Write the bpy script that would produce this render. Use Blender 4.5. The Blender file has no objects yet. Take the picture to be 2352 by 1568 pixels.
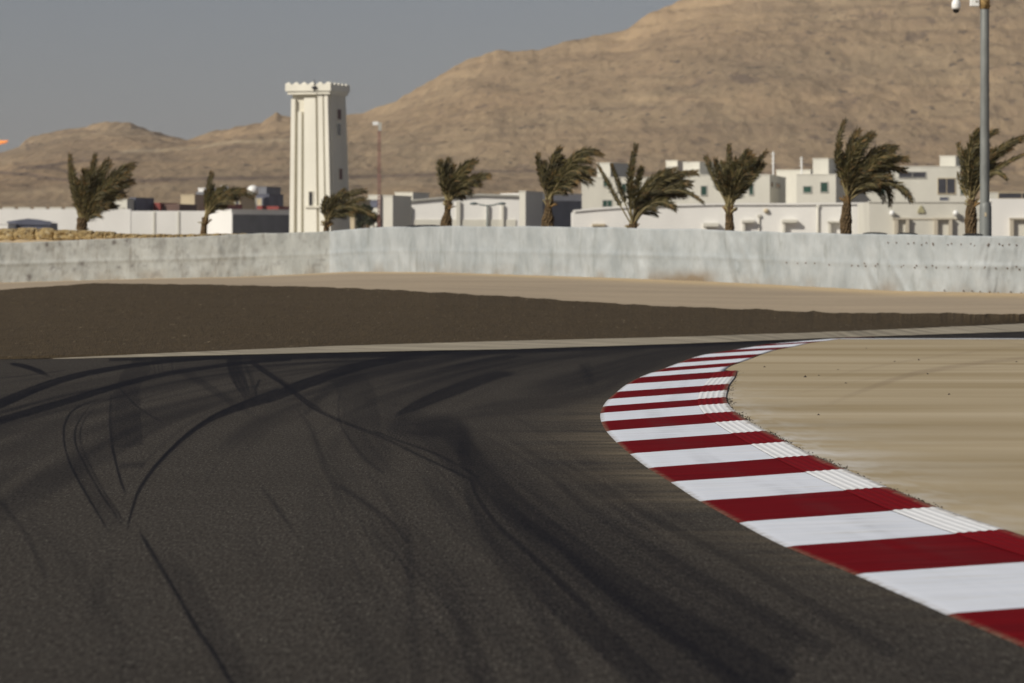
import bpy, math, random
import numpy as np
from mathutils import Vector, noise as mnoise

# ------------------------------------------------------------------ camera, light, exposure
SC = bpy.context.scene
COL = SC.collection
F = 9000.0          # focal length in units of 1/2352 of the picture width
CX, HY, EYE = 1176.0, 600.0, 1.5
cam_d = bpy.data.cameras.new('camera')
cam_d.sensor_width = 36.0
cam_d.lens = F / 2352.0 * 36.0
cam_d.shift_y = -(784.0 - HY) / 2352.0
cam_d.clip_start = 0.1
cam_d.clip_end = 20000
cam_d.dof.use_dof = True
cam_d.dof.focus_distance = 35.0
cam_d.dof.aperture_fstop = 5.1
cam = bpy.data.objects.new('camera', cam_d)
COL.objects.link(cam)
cam.location = (0, 0, EYE)
cam.rotation_euler = (math.radians(90), 0, 0)
SC.camera = cam

SUN_EL, SUN_AZ = math.radians(34), math.radians(52)     # azimuth: left of straight behind the camera
w = bpy.data.worlds.new('World'); SC.world = w; w.use_nodes = True
nt = w.node_tree; nt.nodes.clear()
sky = nt.nodes.new('ShaderNodeTexSky'); sky.sky_type = 'NISHITA'
sky.sun_disc = False
sky.sun_elevation = SUN_EL; sky.sun_rotation = math.radians(180) + SUN_AZ
sky.air_density = 1.0; sky.dust_density = 0.7; sky.ozone_density = 1.0; sky.altitude = 0
bg = nt.nodes.new('ShaderNodeBackground'); bg.inputs[1].default_value = 0.05
sky.altitude = 0
hs = nt.nodes.new('ShaderNodeHueSaturation'); hs.inputs['Saturation'].default_value = 0.55
out = nt.nodes.new('ShaderNodeOutputWorld')
nt.links.new(sky.outputs[0], hs.inputs['Color']); tn = nt.nodes.new('ShaderNodeMix'); tn.data_type = 'RGBA'; tn.blend_type = 'MULTIPLY'; tn.inputs[0].default_value = 1.0; tn.inputs[7].default_value = (0.82, 0.81, 0.92, 1)
nt.links.new(hs.outputs[0], tn.inputs[6]); nt.links.new(tn.outputs[2], bg.inputs[0]); nt.links.new(bg.outputs[0], out.inputs[0])

sun_d = bpy.data.lights.new('sun', 'SUN'); sun_d.energy = 4.2; sun_d.angle = math.radians(0.6)
sun_d.color = (1.0, 0.94, 0.82)
sun = bpy.data.objects.new('sun', sun_d); COL.objects.link(sun)
sdir = Vector((-math.sin(SUN_AZ)*math.cos(SUN_EL), -math.cos(SUN_AZ)*math.cos(SUN_EL), math.sin(SUN_EL)))
sun.rotation_euler = sdir.to_track_quat('Z', 'Y').to_euler()
sun.location = (-20, -20, 40)
SC.view_settings.view_transform = 'Standard'; SC.view_settings.look = 'None'
SC.view_settings.exposure = 0.0; SC.view_settings.gamma = 1.0
SC.cycles.use_denoising = True

R = random.Random(7)
rng = np.random.default_rng(7)

# ------------------------------------------------------------------ helpers
def P(x, y, Z):                      # photograph point at a real distance Z -> world
    return ((x-CX)/F*Z, Z, EYE-(y-HY)/F*Z)
def ZG(y, z=0.0):                    # distance of the ground (height z) seen at row y
    return F*(EYE-z)/(y-HY)
def tab(pts):
    a = np.array(sorted(pts), float)
    return lambda x: np.interp(x, a[:, 0], a[:, 1])
def s2l(*c):
    return tuple(((v/255.0)/12.92 if v/255.0 <= 0.04045 else ((v/255.0+0.055)/1.055)**2.4) for v in c)

def hash2(ix, iy, seed):
    h = (ix.astype(np.int64)*374761393 + iy.astype(np.int64)*668265263 + seed*974711) & 0x7fffffff
    h = ((h ^ (h >> 13))*1274126177) & 0x7fffffff
    h = (h ^ (h >> 16)) & 0xffffff
    return h/float(0xffffff)
def vnoise(x, y, seed=0):
    x = np.asarray(x, float); y = np.asarray(y, float)
    ix = np.floor(x); iy = np.floor(y); fx = x-ix; fy = y-iy
    fx = fx*fx*(3-2*fx); fy = fy*fy*(3-2*fy)
    a = hash2(ix, iy, seed); b = hash2(ix+1, iy, seed); c = hash2(ix, iy+1, seed); d = hash2(ix+1, iy+1, seed)
    return (a*(1-fx)+b*fx)*(1-fy)+(c*(1-fx)+d*fx)*fy
def fbm(x, y, seed=0, oct=4, gain=0.5):
    s = 0; a = 1; t = 0
    for k in range(oct):
        s = s + a*vnoise(np.asarray(x)*2**k, np.asarray(y)*2**k, seed+k*17); t += a; a *= gain
    return s/t

def catmull(pts, n):
    p = np.array(pts, float)
    q = np.vstack([2*p[0]-p[1], p, 2*p[-1]-p[-2]])
    res = []
    m = len(p)-1
    for i in range(m):
        t = (np.arange(n+(i == m-1))/n)[:, None]
        a, b, c, d = q[i], q[i+1], q[i+2], q[i+3]
        res.append(0.5*((2*b)+(-a+c)*t+(2*a-5*b+4*c-d)*t*t+(-a+3*b-3*c+d)*t**3))
    return np.vstack(res)

def link_mesh(name, me, mats, parent=None):
    o = bpy.data.objects.new(name, me)
    for m in (mats if isinstance(mats, (list, tuple)) else [mats]):
        me.materials.append(m)
    COL.objects.link(o)
    if parent is not None: o.parent = parent
    return o
def tag(o, label=None, cat=None, group=None, kind=None):
    if label: o['label'] = label
    if cat: o['category'] = cat
    if group: o['group'] = group
    if kind: o['kind'] = kind
    return o
def empty(name, loc, rz=0.0):
    o = bpy.data.objects.new(name, None); COL.objects.link(o)
    o.location = loc; o.rotation_euler = (0, 0, rz); o.empty_display_size = 0.2
    return o
def grid(name, V, mats, parent=None, attrs=None, smooth=True, fmat=None, mask=None):
    nr, nc = V.shape[:2]
    me = bpy.data.meshes.new(name)
    idx = np.arange(nr*nc).reshape(nr, nc)
    q = np.stack([idx[:-1, :-1], idx[:-1, 1:], idx[1:, 1:], idx[1:, :-1]], -1)
    if mask is not None: q = q[mask]
    q = q.reshape(-1, 4)
    nf = len(q)
    me.vertices.add(nr*nc); me.vertices.foreach_set('co', V.reshape(-1).astype(np.float32))
    me.loops.add(nf*4); me.loops.foreach_set('vertex_index', q.reshape(-1).astype(np.int32))
    me.polygons.add(nf); me.polygons.foreach_set('loop_start', (np.arange(nf)*4).astype(np.int32))
    me.polygons.foreach_set('use_smooth', np.full(nf, smooth))
    if fmat is not None: me.polygons.foreach_set('material_index', fmat.reshape(-1).astype(np.int32))
    for k, v in (attrs or {}).items():
        a = me.attributes.new(k, 'FLOAT', 'POINT'); a.data.foreach_set('value', np.asarray(v, np.float32).reshape(-1))
    me.update(); me.validate()
    return link_mesh(name, me, mats, parent)

class MB:
    def __init__(s): s.v = []; s.f = []; s.m = []; s.sm = []
    def face(s, pts, m=0, smooth=False):
        b = len(s.v); s.v += [tuple(p) for p in pts]; s.f.append(tuple(range(b, b+len(pts)))); s.m.append(m); s.sm.append(smooth)
    def box(s, x0, x1, y0, y1, z0, z1, m=0):
        b = len(s.v)
        s.v += [(x, y, z) for z in (z0, z1) for y in (y0, y1) for x in (x0, x1)]
        for f in ((0, 2, 3, 1), (4, 5, 7, 6), (0, 1, 5, 4), (2, 6, 7, 3), (0, 4, 6, 2), (1, 3, 7, 5)):
            s.f.append(tuple(b+i for i in f)); s.m.append(m); s.sm.append(False)
    def tube(s, pts, rad, n=8, m=0, caps=True):
        pts = [Vector(p) for p in pts]; b = len(s.v)
        for i, p in enumerate(pts):
            t = (pts[min(i+1, len(pts)-1)]-pts[max(i-1, 0)]).normalized()
            u = t.cross(Vector((0, 1, 0.01)));
            if u.length < 1e-3: u = t.cross(Vector((1, 0, 0)))
            u.normalize(); v = t.cross(u).normalized()
            r = rad[i] if hasattr(rad, '__len__') else rad
            for k in range(n):
                a = 2*math.pi*k/n
                s.v.append(tuple(p+u*math.cos(a)*r+v*math.sin(a)*r))
        for i in range(len(pts)-1):
            for k in range(n):
                k2 = (k+1) % n
                s.f.append((b+i*n+k, b+i*n+k2, b+(i+1)*n+k2, b+(i+1)*n+k)); s.m.append(m); s.sm.append(True)
        if caps:
            s.f.append(tuple(b+k for k in range(n))[::-1]); s.m.append(m); s.sm.append(False)
            e = b+(len(pts)-1)*n
            s.f.append(tuple(e+k for k in range(n))); s.m.append(m); s.sm.append(False)
    def lathe(s, c, prof, n=16, m=0):          # prof: list of (r, z)
        b = len(s.v)
        for r, z in prof:
            for k in range(n):
                a = 2*math.pi*k/n
                s.v.append((c[0]+math.cos(a)*r, c[1]+math.sin(a)*r, c[2]+z))
        for i in range(len(prof)-1):
            for k in range(n):
                k2 = (k+1) % n
                s.f.append((b+i*n+k, b+i*n+k2, b+(i+1)*n+k2, b+(i+1)*n+k)); s.m.append(m); s.sm.append(True)
    def build(s, name, mats, parent=None, bevel=0):
        me = bpy.data.meshes.new(name); me.from_pydata(s.v, [], s.f)
        me.polygons.foreach_set('material_index', s.m); me.polygons.foreach_set('use_smooth', s.sm)
        me.update()
        o = link_mesh(name, me, mats, parent)
        if bevel:
            bm_ = o.modifiers.new('bevel', 'BEVEL'); bm_.width = bevel; bm_.segments = 2; bm_.limit_method = 'ANGLE'
        return o

# ------------------------------------------------------------------ materials
class NT:
    def __init__(s, name, rough=0.85, spec=0.3):
        s.mat = bpy.data.materials.new(name); s.mat.use_nodes = True
        s.t = s.mat.node_tree; s.b = s.t.nodes['Principled BSDF']
        s.b.inputs['Roughness'].default_value = rough
        s.b.inputs['Specular IOR Level'].default_value = spec
        s.co = s.t.nodes.new('ShaderNodeTexCoord').outputs['Object']
    def n(s, t, **k):
        nd = s.t.nodes.new(t)
        for a, b in k.items(): setattr(nd, a, b)
        return nd
    def lk(s, a, b): s.t.links.new(a, b)
    def setin(s, sock, v):
        if hasattr(v, 'is_output') or hasattr(v, 'links'): s.lk(v, sock)
        elif isinstance(v, tuple) and len(v) == 3: sock.default_value = (*v, 1.0)
        else: sock.default_value = v
    def noise(s, scale, stretch=(1, 1, 1), detail=4, rough=0.55, lo=0.3, hi=0.7, co=None, dist=0.0):
        mp = s.n('ShaderNodeMapping'); mp.inputs['Scale'].default_value = stretch
        s.lk(co or s.co, mp.inputs[0])
        nz = s.n('ShaderNodeTexNoise'); nz.inputs['Scale'].default_value = scale
        nz.inputs['Detail'].default_value = detail; nz.inputs['Roughness'].default_value = rough
        nz.inputs['Distortion'].default_value = dist
        s.lk(mp.outputs[0], nz.inputs['Vector'])
        return s.rng(nz.outputs['Fac'], lo, hi)
    def rng(s, v, lo, hi, a=0.0, b=1.0):
        r = s.n('ShaderNodeMapRange'); s.lk(v, r.inputs['Value'])
        r.inputs['From Min'].default_value = lo; r.inputs['From Max'].default_value = hi
        r.inputs['To Min'].default_value = a; r.inputs['To Max'].default_value = b
        return r.outputs['Result']
    def mul(s, a, b, op='MULTIPLY'):
        m = s.n('ShaderNodeMath', operation=op)
        s.setin(m.inputs[0], a); s.setin(m.inputs[1], b)
        m.use_clamp = op == 'ADD'
        return m.outputs[0]
    def mix(s, f, a, b, mode='MIX'):
        m = s.n('ShaderNodeMix', data_type='RGBA', blend_type=mode)
        s.setin(m.inputs[0], f); s.setin(m.inputs[6], a); s.setin(m.inputs[7], b)
        return m.outputs[2]
    def attr(s, name):
        return s.n('ShaderNodeAttribute', attribute_name=name).outputs['Fac']
    def col(s, c): s.setin(s.b.inputs['Base Color'], c)
    def bump(s, h, strength=0.4, dist=0.02):
        b = s.n('ShaderNodeBump'); b.inputs['Strength'].default_value = strength; b.inputs['Distance'].default_value = dist
        s.lk(h, b.inputs['Height']); s.lk(b.outputs[0], s.b.inputs['Normal'])

def simple(name, c, rough=0.8, var=0.12, scale=1.5, stretch=(1, 1, 1), spec=0.3, bump=0.0, metal=0.0):
    m = NT(name, rough, spec)
    c2 = tuple(v*(1-var*2) for v in c); c1 = tuple(min(1, v*(1+var)) for v in c)
    m.col(m.mix(m.noise(scale, stretch), c1, c2))
    m.b.inputs['Metallic'].default_value = metal
    if bump: m.bump(m.noise(scale*6, stretch), bump)
    return m.mat

# asphalt
m = NT('asphalt', 0.95, 0.02)
agg = m.noise(58, (1, 0.11, 1), detail=3, rough=0.75, lo=0.30, hi=0.70)
agg2 = m.noise(95, (1, 0.11, 1), detail=1, lo=0.60, hi=0.80)
tint = m.noise(22, (1, 0.11, 1), detail=2, lo=0.35, hi=0.65)
pat = m.noise(0.5, detail=5, rough=0.6)
base = m.mix(agg, (0.0115, 0.0102, 0.0090), (0.093, 0.0845, 0.0745))
base = m.mix(m.mul(agg2, 0.6), base, (0.30, 0.275, 0.235))
base = m.mix(m.mul(tint, 0.30), base, (0.048, 0.040, 0.035))
base = m.mix(m.mul(pat, 0.3), base, (0.034, 0.030, 0.026))
rub = m.attr('rubber')
rubm = m.mul(rub, m.rng(m.mul(agg, m.noise(9, (1, .2, 1), detail=3, lo=.2, hi=.8), 'ADD'), 0.0, 1.2, 1.12, 0.90))
c = m.mix(rubm, base, (0.0058, 0.0060, 0.0088))
dst = m.mul(m.attr('dust'), m.noise(3.0, (0.6, 3.0, 1), detail=5, lo=0.25, hi=0.6))
c = m.mix(dst, c, (0.23, 0.185, 0.125))
m.col(c)
m.lk(m.rng(rub, 0, 1, 0.92, 0.75), m.b.inputs['Roughness'])
m.bump(m.noise(60, (1, .2, 1), detail=3, rough=0.7, lo=0.2, hi=0.8), 0.25, 0.004)
M_ASPH = m.mat
# infield
m = NT('sandy_paving', 0.95, 0.1)
st = m.noise(1.0, (0.07, 0.42, 1), detail=3, rough=0.5, lo=0.33, hi=0.68, dist=0.4)
c = m.mix(st, (0.300, 0.235, 0.134), (0.470, 0.392, 0.272))
st2 = m.noise(1.0, (0.16, 1.3, 1), detail=4, lo=0.35, hi=0.7)
c = m.mix(m.mul(st2, 0.20), c, (0.31, 0.25, 0.16))
c = m.mix(m.mul(m.noise(60, detail=2), 0.18), c, (0.30, 0.24, 0.16))
c = m.mix(m.mul(m.attr('rubber'), 0.55), c, (0.17, 0.125, 0.085))
c = m.mix(m.attr('paint'), c, (0.72, 0.74, 0.76))
m.col(c); m.bump(m.noise(60, detail=3), 0.25, 0.006)
M_INF = m.mat
# ground / sand
m = NT('sand', 0.95, 0.1)
c = m.mix(m.noise(0.35, (0.5, 1.6, 1), detail=5), (0.44, 0.355, 0.255), (0.33, 0.27, 0.20))
c = m.mix(m.mul(m.noise(9, detail=4), 0.3), c, (0.24, 0.19, 0.135))
c = m.mix(m.mul(m.attr('drift'), m.noise(2.5, (1, 2, 1), lo=0.2, hi=0.6)), c, (0.55, 0.41, 0.235))
c = m.mix(m.attr('bounce_cut'), c, (0.17, 0.14, 0.105))  # unseen ground behind the barrier, darkened to lower bounce light on the buildings
m.col(c); m.bump(m.noise(14, detail=4), 0.3, 0.01)
M_SAND = m.mat
# gravel
m = NT('gravel', 0.9, 0.2)
g1 = m.noise(15, (1, .12, 1), detail=3, rough=0.75, lo=0.3, hi=0.7)
c = m.mix(g1, (0.032, 0.022, 0.0095), (0.090, 0.062, 0.029))
c = m.mix(m.noise(13, (1, .10, 1), detail=1, lo=0.69, hi=0.84), c, (0.30, 0.24, 0.155))
c = m.mix(m.mul(m.noise(2.2, (1, .25, 1), detail=4, rough=.7), 0.5), c, (0.042, 0.028, 0.013))
c = m.mix(m.mul(m.noise(0.35, (0.6, 1, 1), detail=3), 0.35), c, (0.072, 0.052, 0.028))
m.col(c); m.bump(g1, 0.3, 0.02)
M_GRAV = m.mat
# kerb paints
def paint(name, a, b, d, rough):
    m = NT(name, rough, 0.03)
    sk = m.noise(2.0, (0.35, 2.4, 1), detail=6, rough=0.65, lo=0.36, hi=0.70)
    c = m.mix(m.mul(sk, 0.75), a, b)
    c = m.mix(m.mul(m.noise(5, (0.25, 1.6, 1), detail=6, rough=0.75, lo=0.54, hi=0.70), 0.55), c, d)
    ed = m.attr('edge')
    c = m.mix(m.mul(ed, m.noise(9, (1, 1, 1), detail=5, rough=0.7, lo=0.35, hi=0.62)), c, (0.20, 0.16, 0.11))
    tr = m.mul(m.attr('scrub'), m.noise(3, (.3, 3, 1), detail=5, lo=0.4, hi=0.75))
    c = m.mix(m.mul(tr, 0.45), c, (0.06, 0.055, 0.055))
    m.col(c); m.bump(m.noise(30, (1, 3, 1), detail=4), 0.2, 0.006)
    return m.mat
M_RED = paint('red_paint', (0.145, 0.0025, 0.0050), (0.085, 0.0030, 0.0055), (0.150, 0.018, 0.020), 0.8)
M_REDR = paint('fresh_red_paint', (0.165, 0.0012, 0.0030), (0.13, 0.001, 0.002), (0.15, 0.006, 0.008), 0.6)
M_WHITE = paint('white_paint', (0.68, 0.71, 0.78), (0.57, 0.61, 0.69), (0.52, 0.51, 0.48), 0.8)
M_WHITER = paint('fresh_white_paint', (0.74, 0.75, 0.77), (0.69, 0.70, 0.72), (0.55, 0.53, 0.50), 0.6)
M_VERGE = simple('verge_concrete', (0.33, 0.29, 0.22), 0.9, 0.22, 1.2, (0.3, 2.5, 1), bump=0.2)
M_LINE = simple('worn_white_line', (0.72, 0.72, 0.70), 0.7, 0.1, 3)
# hill
m = NT('hill_rock', 0.95, 0.05)
SX = (1, 0.38, 1.0)
c = m.mix(m.noise(0.012, SX, detail=8, rough=0.62, lo=0.32, hi=0.68), (0.345, 0.265, 0.170), (0.245, 0.185, 0.122))
c = m.mix(m.mul(m.noise(0.004, (1, .5, 3.0), detail=6, rough=0.55, lo=0.40, hi=0.66), 0.6), c, (0.40, 0.270, 0.155))
c = m.mix(m.mul(m.noise(0.10, SX, detail=5, rough=0.65, lo=0.38, hi=0.66), 0.6), c, (0.205, 0.150, 0.100))
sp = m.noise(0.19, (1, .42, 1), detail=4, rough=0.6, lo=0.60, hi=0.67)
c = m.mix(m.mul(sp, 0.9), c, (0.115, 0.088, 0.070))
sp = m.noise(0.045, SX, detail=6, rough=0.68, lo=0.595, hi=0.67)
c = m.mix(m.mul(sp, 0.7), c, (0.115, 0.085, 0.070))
pinks = m.noise(0.05, (1, .5, 1), detail=4, rough=0.6, lo=0.50, hi=0.72)
c = m.mix(m.mul(pinks, 0.35), c, (0.34, 0.235, 0.150))
strat = m.noise(0.020, (.12, .12, 5.0), detail=5, rough=0.6, lo=0.50, hi=0.64)
c = m.mix(m.mul(strat, 0.5), c, (0.185, 0.135, 0.092))
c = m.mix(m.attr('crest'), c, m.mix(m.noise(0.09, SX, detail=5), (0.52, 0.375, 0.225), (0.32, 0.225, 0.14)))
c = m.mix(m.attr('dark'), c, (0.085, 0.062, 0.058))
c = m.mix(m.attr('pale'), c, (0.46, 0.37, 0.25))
m.col(c); m.bump(m.noise(0.08, SX, detail=7, rough=0.7, lo=0, hi=1), 0.8, 3.0)
M_HILL = m.mat
# barrier belt
def beltmat(name, a, b, d, dirt=0.5):
    m = NT(name, 0.62, 0.35)
    c = m.mix(m.noise(1.1, (1, 1, 0.7), detail=5, rough=0.6, lo=0.33, hi=0.68), a, b)
    c = m.mix(m.mul(m.noise(2.2, (1.2, 1.2, 0.35), detail=5, rough=0.65, lo=0.55, hi=0.78), dirt), c, d)
    c = m.mix(m.attr('stain'), c, (0.20, 0.155, 0.105))
    c = m.mix(m.attr('scuff'), c, (0.075, 0.065, 0.06))
    m.col(c); m.bump(m.noise(2.5, (1, 1, 0.6), detail=6), 0.4, 0.03)
    return m.mat
M_BELT = beltmat('white_painted_rubber_belt', (0.415, 0.44, 0.45), (0.27, 0.295, 0.305), (0.17, 0.185, 0.17), 0.7)
M_BELTD = beltmat('dusty_grey_rubber_belt', (0.37, 0.38, 0.365), (0.24, 0.25, 0.24), (0.13, 0.12, 0.105), 0.85)
M_TYRE = simple('black_tyre_rubber', (0.02, 0.02, 0.02), 0.8, 0.2, 4)
M_BOLT = simple('rusty_bolt', (0.15, 0.10, 0.07), 0.8, 0.2, 9)
# buildings
M_WALLW = simple('white_rendered_wall', (0.78, 0.765, 0.735), 0.9, 0.03, 0.3, (1, 1, .4))
M_WALLC = simple('cream_rendered_wall', (0.63, 0.61, 0.54), 0.9, 0.05, 0.3, (1, 1, .4))
M_WALLT = simple('tan_rendered_wall', (0.50, 0.42, 0.29), 0.9, 0.06, 0.3)
M_WALLP = simple('pale_tan_render', (0.50, 0.45, 0.36), 0.9, 0.05, 0.3)
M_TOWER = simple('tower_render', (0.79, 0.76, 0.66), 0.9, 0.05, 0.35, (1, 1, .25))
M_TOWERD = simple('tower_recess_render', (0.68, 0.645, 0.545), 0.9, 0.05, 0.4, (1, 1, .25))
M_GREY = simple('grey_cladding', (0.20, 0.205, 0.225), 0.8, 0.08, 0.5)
M_DARK = simple('dark_recess', (0.045, 0.045, 0.055), 0.7, 0.15, 0.8)
M_FRAME = simple('aluminium_frame', (0.42, 0.41, 0.37), 0.6, 0.08, 2)
M_PANEG = simple('green_tinted_glass', (0.025, 0.075, 0.055), 0.12, 0.3, 0.6, spec=0.6)
M_PANEB = simple('dark_glass', (0.018, 0.018, 0.022), 0.15, 0.3, 0.6, spec=0.6)
M_PANER = simple('red_brown_shutter', (0.11, 0.035, 0.035), 0.6, 0.2, 0.6)
M_REDB = simple('red_sheet_metal', (0.24, 0.050, 0.042), 0.6, 0.15, 0.5)
M_BROWN = simple('brown_sheet_metal', (0.14, 0.085, 0.07), 0.7, 0.15, 0.5)
M_BLUEG = simple('blue_grey_sheet_metal', (0.115, 0.122, 0.165), 0.6, 0.15, 0.5)
M_STEEL = simple('galvanised_steel', (0.215, 0.225, 0.215), 0.55, 0.16, 3.0, (1, 1, 0.35), metal=0.15, spec=0.4)
M_RUST = simple('rust_stained_paint', (0.36, 0.24, 0.10), 0.8, 0.35, 14)
M_WPLAST = simple('white_plastic', (0.82, 0.82, 0.80), 0.35, 0.04, 8, spec=0.5)
M_BLACK = simple('black_dome_glass', (0.006, 0.006, 0.007), 0.08, 0.1, 4, spec=0.6)
M_MASTR = simple('faded_red_mast_paint', (0.28, 0.14, 0.12), 0.7, 0.15, 2)
M_LAMPG = simple('grey_green_lamp_metal', (0.16, 0.19, 0.19), 0.6, 0.1, 3)
M_ROCK = NT('yellow_limestone', 0.95, 0.1)
_c = M_ROCK.mix(M_ROCK.noise(1.6, detail=5, rough=0.65), (0.50, 0.38, 0.19), (0.30, 0.21, 0.10))
_c = M_ROCK.mix(M_ROCK.noise(2.4, detail=4, lo=0.55, hi=0.72), _c, (0.58, 0.52, 0.37))
_c = M_ROCK.mix(M_ROCK.mul(M_ROCK.noise(2.0, (1, 1, .6), detail=3, lo=0.56, hi=0.64), 0.8), _c, (0.10, 0.065, 0.035))
M_ROCK.col(_c); M_ROCK.bump(M_ROCK.noise(5, detail=6), 0.8, 0.06); M_ROCK = M_ROCK.mat
M_LEAF = simple('palm_leaf', (0.050, 0.044, 0.015), 0.6, 0.35, 2.2, spec=0.25)
M_LEAF2 = simple('palm_leaf_olive', (0.125, 0.100, 0.036), 0.6, 0.3, 2.5, spec=0.25)
M_LEAFD = simple('dry_palm_leaf', (0.20, 0.120, 0.045), 0.8, 0.3, 3)
M_STEM = simple('palm_leaf_stalk', (0.26, 0.21, 0.10), 0.7, 0.2, 3)
M_TRUNK = simple('palm_trunk_bark', (0.165, 0.110, 0.055), 0.95, 0.38, 9, (1, 1, 2), bump=0.8)
M_BUSH = simple('dusty_tree_leaf', (0.055, 0.062, 0.028), 0.8, 0.4, 1.0)
m = NT('flame', 1, 0)
m.col((0.9, 0.3, 0.05)); m.b.inputs['Emission Color'].default_value = (1.0, 0.30, 0.07, 1); m.b.inputs['Emission Strength'].default_value = 0.6
M_FLAME = m.mat

# ------------------------------------------------------------------ terrain profile
y_edge = tab([(-400, 834), (0, 826), (350, 820.5), (750, 811), (1000, 806), (1176, 803), (1576, 790), (1926, 776), (2352, 762), (2750, 750)])
y_band = tab([(-400, 834), (0, 825.5), (250, 819.5), (350, 817), (750, 800), (1176, 787), (1576, 777), (1926, 765), (2352, 746), (2750, 733)])
y_grav = tab([(-400, 680), (0, 668), (100, 660), (215, 653), (450, 655.5), (740, 661), (1000, 673), (1176, 683.5), (1426, 701), (1626, 710), (1900, 720), (2352, 726), (2750, 726)])
y_base = tab([(-400, 660), (0, 649), (350, 639.5), (550, 635.5), (700, 629), (800, 623.5), (1000, 624.5), (1176, 630), (1400, 637), (1656, 647), (2051, 667), (2352, 673), (2750, 680)])
y_top = tab([(-400, 568), (0, 558), (150, 553), (300, 547.5), (450, 543.5), (520, 540), (600, 536), (700, 534), (760, 532), (800, 527.5), (880, 522), (1000, 520), (1200, 520.5), (1400, 523), (1600, 527), (1700, 531), (1900, 537), (2352, 543), (2750, 548)])
BH = 1.5
_bx = np.linspace(-400, 2750, 64)
_bz = BH*F/(y_base(_bx)-y_top(_bx))
_bz = np.convolve(np.pad(_bz, 4, mode='edge'), np.ones(9)/9, 'valid')
def z_bar(x): return np.interp(x, _bx, _bz)
Z_g2 = tab([(-400, 110), (0, 110), (215, 112), (740, 104), (1000, 97), (1426, 94), (1900, 91), (2352, 89), (2750, 88)])
def knots(x):
    x = np.clip(x, -400, 2750)
    Z0 = F*EYE/(y_edge(x)-HY)
    z1 = np.interp(x, [0, 2352], [0.0, 0.10]); Z1 = np.maximum(F*(EYE-z1)/(y_band(x)-HY), Z0+0.02)
    Z2 = Z_g2(x); z2 = EYE-(y_grav(x)-HY)*Z2/F
    Z3 = z_bar(x); z3 = EYE-(y_base(x)-HY)*Z3/F
    return Z0, Z1, z1, Z2, z2, Z3, z3
def zg(X, Y):
    X = np.asarray(X, float); Y = np.asarray(Y, float)
    x = np.clip(CX+F*X/np.maximum(Y, 5.0), -400, 2750)
    Z0, Z1, z1, Z2, z2, Z3, z3 = knots(x)
    def seg(a, za, b, zb): return za+(zb-za)*np.clip((Y-a)/np.maximum(b-a, 1e-3), 0, 1)
    r = np.where(Y < Z0, -0.03, seg(Z0, -0.03, Z1, z1))
    r = np.where(Y > Z1, seg(Z1, z1, Z2, z2), r)
    r = np.where(Y > Z2, seg(Z2, z2, Z3, z3), r)
    r = np.where(Y > Z3, seg(Z3, z3, 400.0, 2.0), r)
    r = np.where(Y > 400, seg(400.0, 2.0, 900.0, 2.5), r)
    return r

def axis(core0, core1, step, lo, hi, g=1.25):
    a = list(np.arange(core0, core1+step/2, step)); s = step
    while a[-1] < hi: s *= g; a.append(a[-1]+s)
    s = step
    while a[0] > lo: s *= g; a.insert(0, a[0]-s)
    return np.array(a)
ax = axis(-26, 26, 0.5, -9000, 9000); ay = axis(40, 165, 0.5, -600, 9000, 1.2)
GX, GY = np.meshgrid(ax, ay)
GZ = zg(GX, GY)
GBZ = z_bar(np.clip(CX+F*GX/np.maximum(GY, 5), -400, 2750))
near_b = np.exp(-((GY-GBZ+1.5)/2.2)**2)
GZ = GZ+np.where(GY > 300, 0.0, 0.0)
o = grid('ground', np.stack([GX, GY, GZ], -1), M_SAND, attrs={'drift': near_b*0.9, 'bounce_cut': np.clip((GY-GBZ-4)/10, 0, 1)})
tag(o, kind='structure')

# ------------------------------------------------------------------ kerb geometry (traced left and right ends of each painted block)
KB = [((1997, 773), (2010, 772.4)), ((1905, 778), (1942, 776.6)), ((1760, 790.5), (1898, 782)), ((1721.6, 796.5), (1860, 787)),
      ((1683, 803), (1823, 795.5)), ((1620, 813), (1784.5, 802.5)), ((1587, 822), (1753, 812)), ((1556, 833.5), (1730, 821)), ((1527, 844.5), (1702, 831)),
      ((1496, 855), (1676, 841)), ((1468, 866), (1661, 852.5)),
      ((1438.6, 882), (1688, 865)), ((1416.6, 899), (1676, 881.5)), ((1396.7, 916), (1670.5, 896.5)), ((1384.5, 932.5), (1668, 912)), ((1379, 948), (1672, 926.5)),
      ((1381, 967.5), (1688.4, 945)), ((1393, 989), (1716, 965)), ((1416, 1014), (1759, 989.8)), ((1447, 1041), (1807, 1015)), ((1489, 1073.5), (1868, 1046)),
      ((1541, 1106), (1941, 1078)), ((1608.5, 1149.5), (2039, 1119)), ((1698, 1199), (2153, 1165)), ((1806, 1254.5), (2308, 1216.7)), ((1964, 1318), (2512, 1279)),
      ((2173.6, 1408.5), (2790, 1362)), ((2490, 1542), (3210, 1485)), ((3000, 1760), (3900, 1680)), ((3900, 2140), (5000, 2030))]
STEP_I = 10                     # wide serrated section starts at this boundary
def kz(v): return 0.008+0.052*v
def kzf(v): return 0.008+0.046*v
Lp = catmull([k[0] for k in KB], 10); 
Rp_far = catmull([k[1] for k in KB[:STEP_I+1]], 10)
ext11 = (1694, 851.0)
Rp_near = catmull([ext11]+[k[1] for k in KB[STEP_I+1:]], 10)
def g2w(p, z):
    p = np.asarray(p, float); Z = F*(EYE-z)/(p[..., 1]-HY)
    return np.stack([(p[..., 0]-CX)/F*Z, Z], -1)
LW = g2w(Lp, kz(0)); RF = g2w(Rp_far, kzf(1)); RN = g2w(Rp_near, kzf(1)+(kz(1)-kzf(1))*np.clip(np.arange(len(Rp_near))/10.0, 0, 1))
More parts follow.
